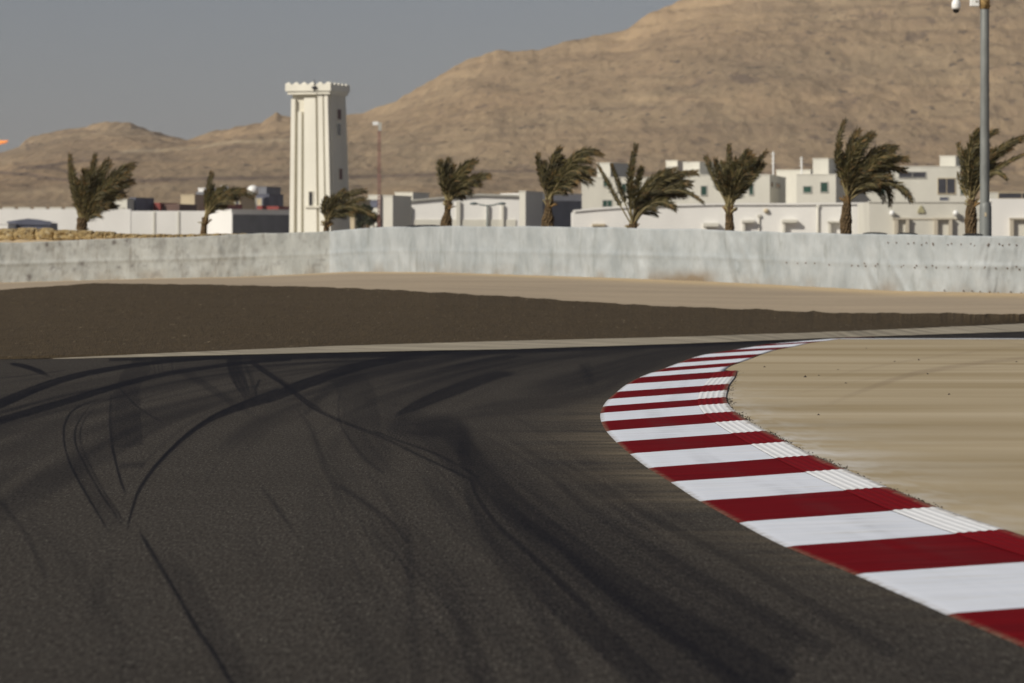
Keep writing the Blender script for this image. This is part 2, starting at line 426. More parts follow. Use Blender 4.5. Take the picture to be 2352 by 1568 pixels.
def kerb_rows(i0, i1, right, n=10):
    """world points along blocks i0..i1: returns left and right arrays, n steps per block"""
    return LW[i0*n:i1*n+1], right
def kerb_piece(name, mats, i0, i1, Rw, v0, v1, nv, ridges, parent=None):
    n = 10
    L = LW[i0*n:i1*n+1]; Rr = Rw[:len(L)]
    f = 4                                             # finer rows
    t = np.arange((len(L)-1)*f+1)/f; ii = np.clip(t.astype(int), 0, len(L)-2); fr = (t-ii)[:, None]
    L = L[ii]*(1-fr)+L[ii+1]*fr; Rr = Rr[ii]*(1-fr)+Rr[ii+1]*fr
    v = np.linspace(v0, v1, nv)[None, :, None]
    XY = L[:, None, :]*(1-v)+Rr[:, None, :]*v
    bl = np.clip(t/(n*1.0), 0, 1)[:, None]*(0 if Rw is RF else 1)
    Z = kzf(v[..., 0])*(1-bl)+kz(v[..., 0])*bl+0*XY[..., 0]
    if ridges:
        q = (v[0, :, 0]-v0)/(v1-v0)
        Z = Z+0.004+0.0021*np.clip(np.sin(q*ridges*2*math.pi-1.2)*1.3, -0.6, 1)[None, :]
        Z = Z+0.002*(fbm(XY[..., 0]*8, XY[..., 1]*2, 5, 3)-0.5)
    else:
        Z = Z+0.003*(fbm(XY[..., 0]*2, XY[..., 1]*1.2, 3, 3)-0.5)
        Z[:, 0] -= 0.005
    # skirt on the field side so that the kerb has a real edge
    if v1 == 1.0:
        XY = np.concatenate([XY, XY[:, -1:, :]+(XY[:, -1:, :]-XY[:, -2:-1, :])*0.01], 1)
        Z = np.concatenate([Z, np.full((Z.shape[0], 1), -0.02)], 1)
    V = np.concatenate([XY, Z[..., None]], -1)
    nr, nc = V.shape[:2]
    blk = np.floor((np.arange(nr-1)[:, None]+0.5+np.zeros((1, nc-1)))/(n*f)).astype(int)+i0
    # slightly wavering paint boundaries
    fm = (blk % 2)
    vv = np.concatenate([v[0, :, 0], [v1]]) if v1 == 1.0 else v[0, :, 0]
    s_ = np.arange(nr)/(n*f)+i0
    wob = fbm(s_[:, None]*6, vv[None]*3, 44, 4)
    edge = np.clip(1.1-vv[None]/(.008+.022*wob), 0, 1)*.8+0*s_[:, None]
    edge = np.maximum(edge, np.clip((vv[None]-.965+.03*wob)/.03, 0, 1)*.8)
    scrub = np.exp(-((vv[None]-.45)/.22)**2)*np.clip(fbm(s_[:, None]*.5, vv[None]*14, 45, 4)*3-1.3, 0, 1)
    return grid(name, V, mats, parent, fmat=fm, attrs={'edge': edge, 'scrub': scrub})
kerb = kerb_piece('kerb', [M_RED, M_WHITE], 0, STEP_I, RF, 0, 1.0, 14, 0)
tag(kerb, kind='structure')
k2 = kerb_piece('kerb_ramp', [M_RED, M_WHITE], STEP_I, len(KB)-1, RN, 0, 0.765, 22, 0, kerb)
k3 = kerb_piece('serrated_edge', [M_REDR, M_WHITER], STEP_I, len(KB)-1, RN, 0.765, 1.0, 61, 5, kerb)

# ------------------------------------------------------------------ tyre marks (traced strokes, laid on the world-space sheets)
def stroke(acc, XI, YI, pts, hw, amt, soft=1.2, fade=(0.0, 0.0), streak=0.0, seed=1, noise=0.25):
    c = catmull(pts, 12); n = len(c)
    hwv = np.interp(np.linspace(0, 1, n), np.linspace(0, 1, len(hw)), hw) if hasattr(hw, '__len__') else np.full(n, float(hw))
    mx = hwv.max()+soft*3+4
    bb = (XI > c[:, 0].min()-mx) & (XI < c[:, 0].max()+mx) & (YI > c[:, 1].min()-mx) & (YI < c[:, 1].max()+mx)
    if not bb.any(): return
    x = XI[bb]; y = YI[bb]
    best = np.full(x.shape, 1e9); hh = np.zeros(x.shape); tt = np.zeros(x.shape); sg = np.zeros(x.shape)
    ln = np.concatenate([[0], np.cumsum(np.hypot(*np.diff(c, axis=0).T))])
    for i in range(n-1):
        a = c[i]; d = c[i+1]-a; L2 = d@d
        if L2 < 1e-6: continue
        u = ((x-a[0])*d[0]+(y-a[1])*d[1])/L2; uc = np.clip(u, 0, 1)
        over = (u > 1.0+2.0/math.sqrt(L2)) if i == n-2 else ((u < -2.0/math.sqrt(L2)) if i == 0 else None)
        px = x-a[0]-uc*d[0]; py = y-a[1]-uc*d[1]; ds = np.hypot(px, py)
        if over is not None: ds = np.where(over, 1e6, ds)
        k = ds < best
        best[k] = ds[k]; hh[k] = (hwv[i]*(1-uc)+hwv[i+1]*uc)[k]; tt[k] = ((ln[i]+uc*math.sqrt(L2))/ln[-1])[k]
        sg[k] = np.sign(d[0]*(y-a[1])-d[1]*(x-a[0]))[k]
    for a_, b_, en in ((c[-1], c[-1]-c[-3], 1), (c[0], c[0]-c[2], 0)):
        pr = ((x-a_[0])*b_[0]+(y-a_[1])*b_[1])/max(np.hypot(*b_), 1e-6)
        best = np.where(((tt > .8) if en else (tt < .2)) & (np.hypot(x-a_[0], y-a_[1]) < hh*2.5+6), best+np.clip(pr, 0, None)*6, best)
    m_ = 1/(1+np.exp((best-hh*(1+.10*(vnoise(tt*ln[-1]/9, sg*3+7, seed+11)-.5)))/max(soft*.7, 0.3)*1.8))
    if fade[0] > 0: m_ = m_*np.clip(tt/fade[0], 0, 1)
    if fade[1] > 0: m_ = m_*np.clip((1-tt)/fade[1], 0, 1)
    lat = sg*best/np.maximum(hh, 1)
    if streak > 0: m_ = m_*(1-streak+streak*np.clip((vnoise(lat*5+seed*9, tt*3, seed)*.6+vnoise(lat*13+seed*9, tt*5, seed+1)*.4)*2.1-0.45, 0, 1))
    m_ = m_*(1-noise*vnoise(tt*ln[-1]/14, lat*2, seed+3))*(1-.25*vnoise(x/3.0, y/2.0, seed+5))
    acc[bb] = 1-(1-acc[bb])*(1-np.clip(m_*amt, 0, 1))

S = []
def T(*a, **k): S.append((a, k))
T([(-60, 948), (0, 927), (100, 886), (201, 857), (334, 835), (435, 826), (520, 820)], [11, 10, 7, 5, 3.5, 2.5], .85, soft=1.2, streak=.45, seed=2)
T([(-60, 985), (0, 966), (100, 936), (167, 917), (268, 886), (368, 861), (468, 845), (569, 832), (669, 825)], [9, 8, 7.5, 5, 4, 3], .85, soft=1.4, streak=.35, seed=3)
T([(-40, 958), (0, 948), (134, 911), (234, 892), (320, 876)], [4, 4, 3, 2], .45, soft=2, streak=.5, seed=4)
T([(20, 834), (60, 842), (94, 854), (116, 866)], [2.5, 5, 5, 2], .7, soft=1, fade=(.1, .25), seed=5)
T([(335, 832), (309, 858), (295, 890), (290, 925), (289, 965), (294, 1024)], [22, 24, 28, 33, 35, 36], .24, soft=1.2, seed=6, noise=.35, streak=.15)
T([(257, 1022), (268, 1068), (278, 1105), (289, 1134)], [3.2, 2.6, 3.2, 2], .6, soft=1, fade=(0, .1), seed=7)
T([(256, 905), (252, 960), (257, 1022)], [2, 3, 3], .35, soft=1.2, seed=8)
T([(275, 1070), (332, 1066)], [6, 6], .25, soft=4)
T([(240, 911), (174, 938), (150, 971), (147, 1005), (154, 1045), (171, 1085), (197, 1132), (231, 1189), (258, 1232)], [2, 2.3, 2.6, 2.2, 3.2, 2.4, 1.5], .72, soft=1, fade=(.2, .12), seed=9, noise=.6)
T([(214, 925), (182, 965), (172, 998), (177, 1028), (201, 1078), (231, 1132), (261, 1175), (284, 1212)], [1.6, 2.0, 3.0, 1.8, 1.8, 2.2, 1.5], .6, soft=1, fade=(.2, .12), seed=10, noise=.7)
T([(226, 925), (194, 965), (184, 998), (189, 1028), (212, 1078), (241, 1132), (270, 1175), (290, 1212)], [1.5, 2.0, 2.2, 1.5, 1.4, 1.8, 1.5], .5, soft=1, fade=(.2, .12), seed=11, noise=.7)
T([(165, 1000), (185, 1070), (230, 1150), (275, 1225)], [16, 18, 20, 16], .16, soft=6, fade=(.3, .3), seed=12)
T([(291, 1222), (301, 1179), (318, 1129), (351, 1078), (401, 1025), (448, 985), (502, 953), (569, 928), (632, 909), (700, 882), (737, 869), (807, 846), (877, 831), (981, 814), (1040, 803)],
  [2.2, 3, 4, 4.5, 5, 5.5, 8, 10, 12, 11, 10, 8, 6, 5], .66, soft=1.3, fade=(.04, .15), streak=.25, seed=13)
T([(351, 1076), (401, 1023), (448, 983), (502, 949), (569, 919), (640, 892)], [2.2, 2.2, 2.4, 2.4, 2], .5, soft=.9, seed=14)
T([(538, 812), (539, 844), (550, 872), (575, 922)], [17, 17, 15, 9], .55, soft=1.4, fade=(0, .3), streak=.6, seed=15)
T([(560, 830), (578, 870), (582, 905), (577, 930)], [5, 5, 4, 3], .3, soft=1.6, fade=(.1, .4), streak=.6, seed=16)
T([(575, 829), (602, 848), (656, 884), (712, 930), (772, 962), (877, 1004), (964, 1046), (1079, 1099)], [5, 6, 6, 5, 3.5, 3, 3, 2.5], .6, soft=1.1, streak=.7, seed=17)
T([(590, 838), (620, 858), (680, 902), (735, 938)], [1.2, 1.3, 1.3, 1], .5, soft=.8, seed=18)
T([(860, 990), (911, 1010), (999, 1041), (1069, 1078), (1100, 1098)], [2, 2.4, 2.6, 3], .4, soft=1, seed=19)
T([(274, 891), (321, 938), (378, 971)], 1.4, .5, soft=.8, fade=(0, .2), seed=20)
T([(401, 841), (468, 881), (535, 925), (610, 968)], [9, 8, 7, 5], .25, soft=3, streak=.6, fade=(.1, .3), seed=21)
T([(597, 872), (588, 891), (590, 913)], [3, 3, 2], .4, soft=1.4)
T([(903, 956), (964, 927), (1051, 892), (1138, 863), (1195, 857)], [3, 11, 13, 9, 2], .50, soft=1.6, fade=(.05, .1), streak=.25, seed=22)
T([(760, 820), (790, 860), (820, 905), (828, 950), (838, 1000), (872, 1045), (915, 1085)], [30, 34, 40, 42, 40, 34, 26], .17, soft=4, fade=(.15, .2), streak=.3, seed=23)
T([(779, 905), (779, 961), (800, 1005), (842, 1056), (880, 1085)], [2, 3, 3, 3], .22, soft=2)
T([(700, 950), (760, 890), (850, 850), (960, 832)], [6, 10, 9, 6], .18, soft=4, streak=.4, seed=24)
# main rubbered line
T([(880, 980), (960, 985), (1034, 985), (1075, 1040), (1110, 1090), (1199, 1178), (1304, 1250), (1409, 1336), (1548, 1424), (1688, 1510), (1800, 1585)], [14, 22, 28, 26, 28, 30, 26, 28, 36, 44, 50], .36, soft=9, fade=(.08, 0), streak=.35, seed=25)
T([(1129, 1120), (1199, 1190), (1290, 1258), (1380, 1342), (1500, 1432), (1640, 1530), (1720, 1590)], [7, 9, 10, 12, 15, 18, 18], .32, soft=4, fade=(.1, 0), streak=.3, seed=26)
T([(1066, 1105), (1087, 1165), (1129, 1235), (1199, 1305), (1286, 1392), (1409, 1490), (1500, 1580)], [6, 11, 14, 18, 24, 30, 34], .34, soft=5, fade=(.05, 0), streak=.4, seed=27)
T([(1080, 1099), (1101, 1148), (1147, 1212), (1205, 1262), (1300, 1350), (1400, 1450)], [3, 5, 6, 7, 8, 8], .5, soft=2, fade=(0, .2), streak=.3, seed=28)
T([(955, 1075), (1007, 1130), (1094, 1217), (1164, 1315), (1240, 1420), (1330, 1580)], [12, 14, 14, 14, 16, 20], .20, soft=7, fade=(.1, .1), streak=.5, seed=29)
T([(800, 1060), (860, 1105), (905, 1170), (939, 1230), (941, 1322), (948, 1430), (960, 1580)], [5, 6, 7, 8, 9, 11, 14], .17, soft=5, fade=(.2, 0), streak=.5, seed=30)
T([(985, 1300), (1035, 1375), (1070, 1462), (1120, 1580)], [8, 16, 22, 28], .20, soft=7, fade=(.3, 0), streak=.3, seed=31)
T([(1060, 960), (1066, 1010), (1072, 1080)], [14, 16, 12], .28, soft=6, fade=(.3, .2), streak=.6, seed=32)
T([(317, 1214), (344, 1260), (400, 1352), (451, 1441), (494, 1503), (535, 1575)], [2.6, 5, 3.5, 5.5, 5, 4], .58, soft=2.2, fade=(.06, 0), seed=33, noise=.4)
T([(350, 1262), (425, 1345), (480, 1440), (560, 1575)], [22, 30, 32, 34], .15, soft=12, fade=(.2, 0), streak=.2, seed=34)
T([(593, 1109), (645, 1178), (684, 1234)], 4, .32, soft=3, fade=(.2, .3), streak=.5, seed=35)
T([(748, 1100), (817, 1139), (903, 1203), (937, 1246)], [4, 5, 6, 6], .32, soft=3, fade=(.2, 0), streak=.5, seed=36)
T([(60, 1190), (150, 1280), (240, 1400), (300, 1560)], [20, 26, 30, 30], .07, soft=14, streak=.5, seed=37)
T([(0, 1150), (60, 1230), (110, 1330)], [5, 5, 5], .25, soft=4, streak=.5, seed=38)
T([(260, 1270), (225, 1370), (200, 1450)], [14, 16, 14], .08, soft=8, fade=(.2, .3), streak=.4, seed=39)
# far side and right-hand line
T([(250, 826), (500, 821), (700, 818), (1100, 807.5), (1400, 799), (1600, 792), (1800, 783)], [2.5, 4, 6, 6, 4, 3, 2.5], .62, soft=2.5, seed=40)
T([(1180, 905), (1290, 880), (1400, 850), (1500, 820), (1620, 800), (1760, 786)], [16, 20, 18, 11, 7, 3], .28, soft=6, fade=(.15, 0), streak=.55, seed=41)
T([(1000, 965), (1130, 940), (1260, 925), (1380, 895), (1440, 862), (1530, 828)], [10, 16, 16, 12, 8, 4], .24, soft=6, fade=(.2, .05), streak=.55, seed=42)
T([(900, 880), (1040, 850), (1180, 830), (1340, 815), (1480, 803)], [8, 9, 8, 6, 3], .26, soft=4, fade=(.2, 0), streak=.4, seed=43)
T([(1000, 850), (1120, 826), (1200, 816)], 3.5, .4, soft=2, fade=(.3, .1), streak=.3, seed=44)
T([(1090, 960), (1170, 1000), (1260, 1075), (1330, 1150), (1480, 1250), (1650, 1350), (1900, 1500)], [9, 10, 12, 12, 14, 16, 20], .22, soft=7, fade=(.3, 0), streak=.6, seed=45)
T([(1230, 1005), (1290, 1060), (1380, 1120), (1520, 1200), (1750, 1320), (2050, 1500)], [6, 8, 9, 10, 12, 14], .22, soft=5, fade=(.3, 0), streak=.6, seed=46)
T([(1340, 830), (1350, 860), (1365, 900)], [14, 12, 8], .28, soft=3, fade=(.1, .4), streak=.8, seed=47)
T([(960, 940), (1060, 1030), (1180, 1150), (1350, 1290), (1540, 1420), (1760, 1580)], [40, 55, 75, 95, 120, 150], .20, soft=22, fade=(.15, 0), streak=.2, seed=200)
T([(800, 930), (900, 960), (1010, 1010), (1090, 1090)], [30, 40, 44, 36], .17, soft=12, fade=(.3, .2), streak=.3, seed=201)
rl_ = random.Random(21)
main = [(905, 930), (980, 975), (1050, 1040), (1130, 1110), (1225, 1195), (1340, 1285), (1480, 1385), (1640, 1490), (1780, 1590)]
for k in range(46):
    of = rl_.uniform(-520, 430); i0 = rl_.choice((0, 1, 2, 3, 4)); i1 = rl_.randint(i0+2, 8); bend = rl_.uniform(-40, 40)
    T([(x+of*(y-600)/620+bend*((j-i0)/max(1, i1-i0)-.5)**2*4, y) for j, (x, y) in enumerate(main) if i0 <= j <= i1], [1.2, rl_.uniform(1.6, 5.5), rl_.uniform(2, 8)], rl_.uniform(.07, .21), soft=rl_.uniform(1.2, 3), fade=(.25, .25), streak=.7, seed=210+k)
arc = [(-20, 915), (120, 876), (260, 850), (420, 832), (640, 820), (900, 812), (1180, 800)]
for k in range(16):
    of = rl_.uniform(-6, 60); i0 = rl_.choice((0, 1, 2, 3)); i1 = rl_.randint(i0+2, 6)
    T([(x+of*2.0, y+of*(y-790)/70) for j, (x, y) in enumerate(arc) if i0 <= j <= i1], [1.0, rl_.uniform(1, 3), 1.0], rl_.uniform(.07, .22), soft=1.3, fade=(.25, .25), streak=.6, seed=270+k)
arc2 = [(300, 1200), (330, 1110), (400, 1025), (500, 955), (640, 900), (800, 850), (980, 815), (1120, 800)]
for k in range(18):
    of = rl_.uniform(-50, 420); i0 = rl_.choice((0, 1, 2, 3, 4)); i1 = rl_.randint(i0+2, 7)
    T([(x+of, y+rl_.uniform(-2, 2)) for j, (x, y) in enumerate(arc2) if i0 <= j <= i1], [1.2, rl_.uniform(1.5, 6), 1.5], rl_.uniform(.05, .15), soft=1.8, fade=(.3, .3), streak=.7, seed=300+k)
for k, xx in enumerate((352, 362, 371, 394)):
    T([(xx, 826), (xx+2, 845), (xx+7, 870)], 1.1, .4, soft=.8, fade=(0, .5), seed=50+k)
T([(0, 868), (60, 862), (150, 850)], 1.2, .3, soft=1, seed=55)

def build_track():
    ys = np.concatenate([np.arange(1640, 900, -2.6), np.arange(900, 744, -1.4)])
    xs = np.arange(-280, 2620, 2.35)
    XI, YI = np.meshgrid(xs, ys)
    Z = F*EYE/(YI-HY); X = (XI-CX)/F*Z
    rub = np.zeros(X.shape)
    for a, k in S: stroke(rub, XI, YI, *a, **k)
    # faint arcs parallel to the corner
    Lc = LW[::3]
    d = np.full(X.shape, 1e9); s = np.zeros(X.shape)
    sub = Lc[(Lc[:, 1] > 10) & (Lc[:, 1] < 90)]
    for i, p in enumerate(sub):
        q = np.hypot(X-p[0], Z-p[1]); k = q < d; d[k] = q[k]; s[k] = i
    st = vnoise(d*3.1+2*fbm(X*.2, Z*.05, 9, 2), s*0.06, 61)*0.6+vnoise(d*9, s*0.1, 62)*0.4
    st = np.clip(st*2.2-0.95, 0, 1)
    gate = np.clip(1.2-np.abs(d-4.2)/4.0, 0, 1)
    rub = 1-(1-rub)*(1-0.26*st*gate)
    big = np.clip(fbm(X*.35+3, Z*.05, 71, 4)*2-0.75, 0, 1)
    rub = 1-(1-rub)*(1-0.08*big)
    far = .6*np.clip((Z-40)/25, 0, 1)*np.clip((XI-500)/600, 0, 1)
    rub = 1-(1-rub)*(1-0.22*far)
    # dust blown off the kerb
    dust = np.exp(-d/0.30)*np.clip(fbm(X*.9, Z*1.3, 81, 4)*2.6-0.6, 0, 1)*1.0
    dust = dust*np.exp(-((Z-31)/9)**2)+0.35*np.exp(-d/0.06)*fbm(X*3, Z*1, 85, 3)
    dust = np.where(Z > 20, dust, dust)
    rub = 1-(1-np.clip(rub, 0, 1))**2.9
    V = np.stack([X, Z, np.zeros_like(X)], -1)
    # coarse margins so the sheet runs on beyond the frame and behind the camera
    def ext(V, rub, dust):
        l = V[:, :1].copy(); l[..., 0] = l[..., 0]-60; r = V[:, -1:].copy(); r[..., 0] += 60
        V = np.concatenate([l, V, r], 1); rub = np.pad(rub, ((0, 0), (1, 1)), mode='edge')*1; dust = np.pad(dust, ((0, 0), (1, 1)))
        f = V[:1].copy(); f[..., 1] = -60; 
        V = np.concatenate([f, V], 0); rub = np.pad(rub, ((1, 0), (0, 0)), mode='edge'); dust = np.pad(dust, ((1, 0), (0, 0)))
        return V, rub, dust
    V, rub, dust = ext(V, rub, dust)
    o = grid('race_track', V, M_ASPH, attrs={'rubber': rub, 'dust': dust}, smooth=True)
    tag(o, kind='structure')
build_track()

# infield paving
def build_infield():
    z = 0.050
    Rall = np.array([k[1] for k in KB[:STEP_I+1]]+[ext11]+[k[1] for k in KB[STEP_I+1:]], float)
    Rs = np.vstack([Rp_far[Rp_far[:, 1] < 850.5], Rp_near]); o_ = np.argsort(Rs[:, 1]); ry, rx = Rs[o_, 1], Rs[o_, 0]
    ys = np.concatenate([np.arange(1680, 900, -3.0), np.arange(900, 776.9, -1.5)])
    x0 = np.interp(ys, ry, rx)-np.interp(ys, [776, 800, 1400], [1, 3, 8])
    u = np.concatenate([np.linspace(0, 1, 560)**1.15])
    XI = x0[:, None]+(3000-x0[:, None]).clip(60)*u[None, :]
    YI = ys[:, None]+0*XI
    Z = F*(EYE-z)/(YI-HY); X = (XI-CX)/F*Z
    mk = np.zeros(X.shape)
    stroke(mk, XI, YI, [(1860, 940), (1905, 928), (1960, 905), (2040, 876), (2110, 856), (2230, 836), (2352, 822), (2500, 806)], [2, 4, 5, 5, 4, 3], .65, soft=2, fade=(.3, 0), seed=91)
    stroke(mk, XI, YI, [(1850, 880), (1980, 848), (2100, 826), (2300, 800), (2450, 790)], [1.5, 2, 2, 2], .35, soft=1.6, fade=(.2, 0), seed=92)
    stroke(mk, XI, YI, [(1820, 905), (2050, 862), (2352, 836)], 1.2, .25, soft=1.5, seed=93)
    stroke(mk, XI, YI, [(2240, 775), (2300, 784), (2352, 792)], 1.2, .4, soft=1, seed=94)
    dR = X-X[:, :1]
    pt = np.exp(-dR/0.22)*np.clip(fbm(X*9, Z*3, 95, 4)*3.0-1.1, 0, 1)+np.exp(-dR/0.7)*np.clip(fbm(X*1.2, Z*1.5, 97, 4)*2.6-1.05, 0, 1)*0.65
    pt = .5*pt*np.exp(-((Z-32)/12)**2)
    V = np.stack([X, Z, np.full_like(X, z)], -1)
    r = V[:, -1:].copy(); r[..., 0] += 80
    V = np.concatenate([V, r], 1); mk = np.pad(mk, ((0, 0), (0, 1))); pt = np.pad(pt, ((0, 0), (0, 1)))
    o = grid('infield_paving', V, M_INF, attrs={'rubber': mk, 'paint': pt})
    tag(o, kind='structure')
    # white line at its far edge
    xs = np.linspace(1930, 2950, 120); a = np.stack([(xs-CX)/F*ZG(778.8, .055), np.full_like(xs, ZG(778.8, .055)), np.full_like(xs, .055)], -1)
    b = np.stack([(xs-CX)/F*ZG(776.2, .055), np.full_like(xs, ZG(776.2, .055)), np.full_like(xs, .055)], -1)
    s_ = b.copy(); s_[:, 2] = -0.02; s_[:, 1] += 0.01
    tag(grid('edge_line', np.stack([a, b, s_], 0), M_LINE), kind='structure')
build_infield()

# verge strip and gravel bed
def build_outer():
    xs = np.linspace(-380, 2740, 700)
    Z0, Z1, z1, Z2, z2, Z3, z3 = knots(xs)
    t = np.linspace(0, 1, 9)[:, None]
    Zr = Z0+(Z1+0.15*np.clip((xs-120)/200, 0, 1)-Z0)*t; Xr = (xs-CX)/F*Zr
    Zr = Zr+0.10*(fbm(xs/30, xs*0, 5, 3)-.5)*(1-t)
    V = np.stack([Xr, Zr, np.maximum(zg(Xr, Zr), 0.0)+0.001+(0.011+0.02*np.sin(t*math.pi*.5))*np.clip((xs-120)/260, 0, 1)], -1)
    msk = np.ones((V.shape[0]-1, V.shape[1]-1), bool); msk[:, xs[:-1] < 120] = False
    tag(grid('track_verge', V, M_VERGE, mask=msk), kind='structure')
    xs = np.linspace(-380, 2740, 1500)
    Z0, Z1, z1, Z2, z2, Z3, z3 = knots(xs)
    t = np.linspace(0, 1, 210)[:, None]
    edge = 1.6*(fbm(xs/34.0, xs*0+3, 8, 4)-.5)+0.15*(vnoise(xs/6.0, xs*0, 2)-.5)
    Zr = Z1+(Z2+edge-Z1)*t; Xr = (xs-CX)/F*Zr
    h = np.maximum(zg(Xr, Zr), 0)+0.035+0.022*(fbm(Xr*1.1, Zr*.8, 31, 3)-.5)+0.006*(rng.random(Xr.shape)-.5)+0.012*(fbm(Xr*6, Zr*2.2, 32, 2)-.5)
    h[-1] -= 0.09; h[0] = np.maximum(zg(Xr[0], Zr[0]), 0)+0.004
    h = h+0.012*np.clip((t-.9)*10, 0, 1)*np.sin(np.clip((1-t)*10, 0, 1)*math.pi)
    o = grid('gravel_bed', np.stack([Xr, Zr, h], -1), M_GRAV, smooth=False)
    tag(o, 'brown gravel trap between the track and the barrier', 'gravel', kind='stuff')
build_outer()

# ------------------------------------------------------------------ hills
def build_hill():
    S_y = tab([(-1600, 470), (-600, 440), (-150, 372), (0, 352), (45, 335), (58, 318), (75, 309), (110, 305), (150, 300), (200, 295), (215, 286), (245, 279), (285, 281), (300, 282), (315, 290), (350, 302), (430, 323),
               (470, 306), (540, 296), (600, 288), (622, 268), (634, 262), (648, 268), (700, 267), (760, 268), (800, 265), (830, 260), (870, 246), (900, 235), (940, 214), (955, 204), (975, 194), (1000, 184), (1040, 160), (1075, 139), (1110, 126), (1140, 119), (1190, 121),
               (1240, 114), (1290, 97), (1340, 89), (1400, 79), (1440, 69), (1470, 44), (1490, 32), (1530, 14), (1570, -2), (1620, -22), (1750, -60), (2352, -120), (2900, -100), (4000, 60), (6500, 330)])
    xs = np.concatenate([np.arange(-1600, -120, 20), np.arange(-120, 2500, 3.6), np.arange(2500, 6500, 30)])
    Zr = np.interp(xs, [0, 430, 620, 1000], [2500, 2350, 2150, 2150])
    S = S_y(xs)
    px_ = np.arange(-1600, 6500, 4.0); ker = np.exp(-np.linspace(-2.4, 2.4, 91)**2); ker /= ker.sum()
    Ssm = np.interp(xs, px_, np.convolve(np.pad(S_y(px_), 45, mode='edge'), ker, 'valid'))
    Zr = np.interp(xs, px_, np.convolve(np.pad(np.interp(px_, [0, 430, 620, 1000], [2500, 2350, 2150, 2150]), 45, mode='edge'), ker, 'valid'))
    # rows: parameter from the foot to the ridge and down behind
    kn_y = [586, 505, 478, 452, 424, 402]; kn_Z = [620, 880, 1060, 1230, 1380, 1500]
    tt = np.concatenate([np.linspace(0, 5, 110), np.linspace(5, 6, 210)[1:], np.linspace(6, 7, 14)[1:]])
    V = np.zeros((len(tt), len(xs), 3)); Yi = np.zeros((len(tt), len(xs)))
    for j, t in enumerate(tt):
        if t <= 5:
            y = np.interp(t, range(6), kn_y)+0*xs; Z = np.interp(t, range(6), kn_Z)+0*xs
            lim = Ssm+(600-Ssm)*0.25
            y = np.where(y < lim, np.maximum(y, lim), y)
        elif t <= 6:
            u = t-5; y5 = np.maximum(402, Ssm+(600-Ssm)*0.25)
            uu = u**0.9
            y = y5+(Ssm*(1-u**4)+S*u**4-y5)*uu; Z = 1500+(Zr-1500)*u
        else:
            u = t-6; Z = Zr+900*u
            zr = EYE-(S-HY)/F*Zr
            zz = zr*(1-u)**1.5-6*u
            y = HY+(EYE-zz)/Z*F
        V[j, :, 0] = (xs-CX)/F*Z; V[j, :, 1] = Z; V[j, :, 2] = EYE-(y-HY)/F*Z; Yi[j] = y
    T_ = tt[:, None]+0*Yi; X_ = V[..., 0]; Y_ = V[..., 1]
    amp = np.clip((T_-1.2)/1.5, 0, 1)*np.clip((600-S[None])/300, .2, 1)
    amp = np.where(T_ > 5.9, amp*np.clip((6.06-T_)/.16, .25, 1), amp)
    rid = 1-np.abs(2*fbm(X_/85+Y_/260, Y_/300, 11, 4)-1)*1.5
    dz = 7.0*(fbm(X_/110, Y_/230, 21, 5)-.5)+5.5*(rid-.5)*np.clip(fbm(X_/300, Y_/400, 33, 2)*2-.5, 0, 1)+4.0*(fbm(X_/16, Y_/50, 41, 4)-.5)+1.6*(np.abs(fbm(X_/6, Y_/20, 42, 3)-.5))
    # ledges
    zz = V[..., 2]+8*fbm(X_/260, Y_/300, 55, 3)
    led = 1.3*np.sin(zz/8.5*2*math.pi)*np.clip((fbm(X_/120, Y_/200, 66, 3)-.42)*6, 0, 1)
    V[..., 2] += amp*(dz+led)
    V[..., 2] += np.where(T_ > 5.85, 1.3*(vnoise(X_/9, X_*0+2, 77)-.5)+0.9*(vnoise(X_/3.5, X_*0+5, 78)-.5), 0)*np.clip((600-S[None])/200, 0, 1)
    XI = xs[None]+0*Yi
    dark = np.zeros(Yi.shape); pale = np.zeros(Yi.shape)
    Yp = HY+(EYE-V[..., 2])/V[..., 1]*F
    def ln(acc, pts, hw, amt, **k):
        stroke(acc, XI, Yp, pts, hw, amt, **k)
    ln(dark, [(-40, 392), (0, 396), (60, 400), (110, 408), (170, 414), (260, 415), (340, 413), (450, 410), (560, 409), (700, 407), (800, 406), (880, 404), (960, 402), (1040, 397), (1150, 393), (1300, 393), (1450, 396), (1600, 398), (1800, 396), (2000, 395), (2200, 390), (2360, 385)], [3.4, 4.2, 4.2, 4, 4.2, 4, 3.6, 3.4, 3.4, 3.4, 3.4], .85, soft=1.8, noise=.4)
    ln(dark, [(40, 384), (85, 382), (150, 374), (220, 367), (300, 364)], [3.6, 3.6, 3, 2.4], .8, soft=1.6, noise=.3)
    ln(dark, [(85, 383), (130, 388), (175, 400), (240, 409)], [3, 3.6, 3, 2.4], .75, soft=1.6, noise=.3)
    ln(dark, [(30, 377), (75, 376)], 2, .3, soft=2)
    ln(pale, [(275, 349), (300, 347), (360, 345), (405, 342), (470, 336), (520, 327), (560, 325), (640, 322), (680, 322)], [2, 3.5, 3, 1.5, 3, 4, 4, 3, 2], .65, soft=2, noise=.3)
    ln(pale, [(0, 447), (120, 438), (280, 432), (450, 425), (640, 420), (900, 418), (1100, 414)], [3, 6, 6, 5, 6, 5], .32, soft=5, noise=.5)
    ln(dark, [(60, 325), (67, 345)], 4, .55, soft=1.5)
    ln(dark, [(1380, 250), (1500, 246), (1620, 240), (1720, 246)], [4, 6, 6, 3], .18, soft=6, noise=.8)
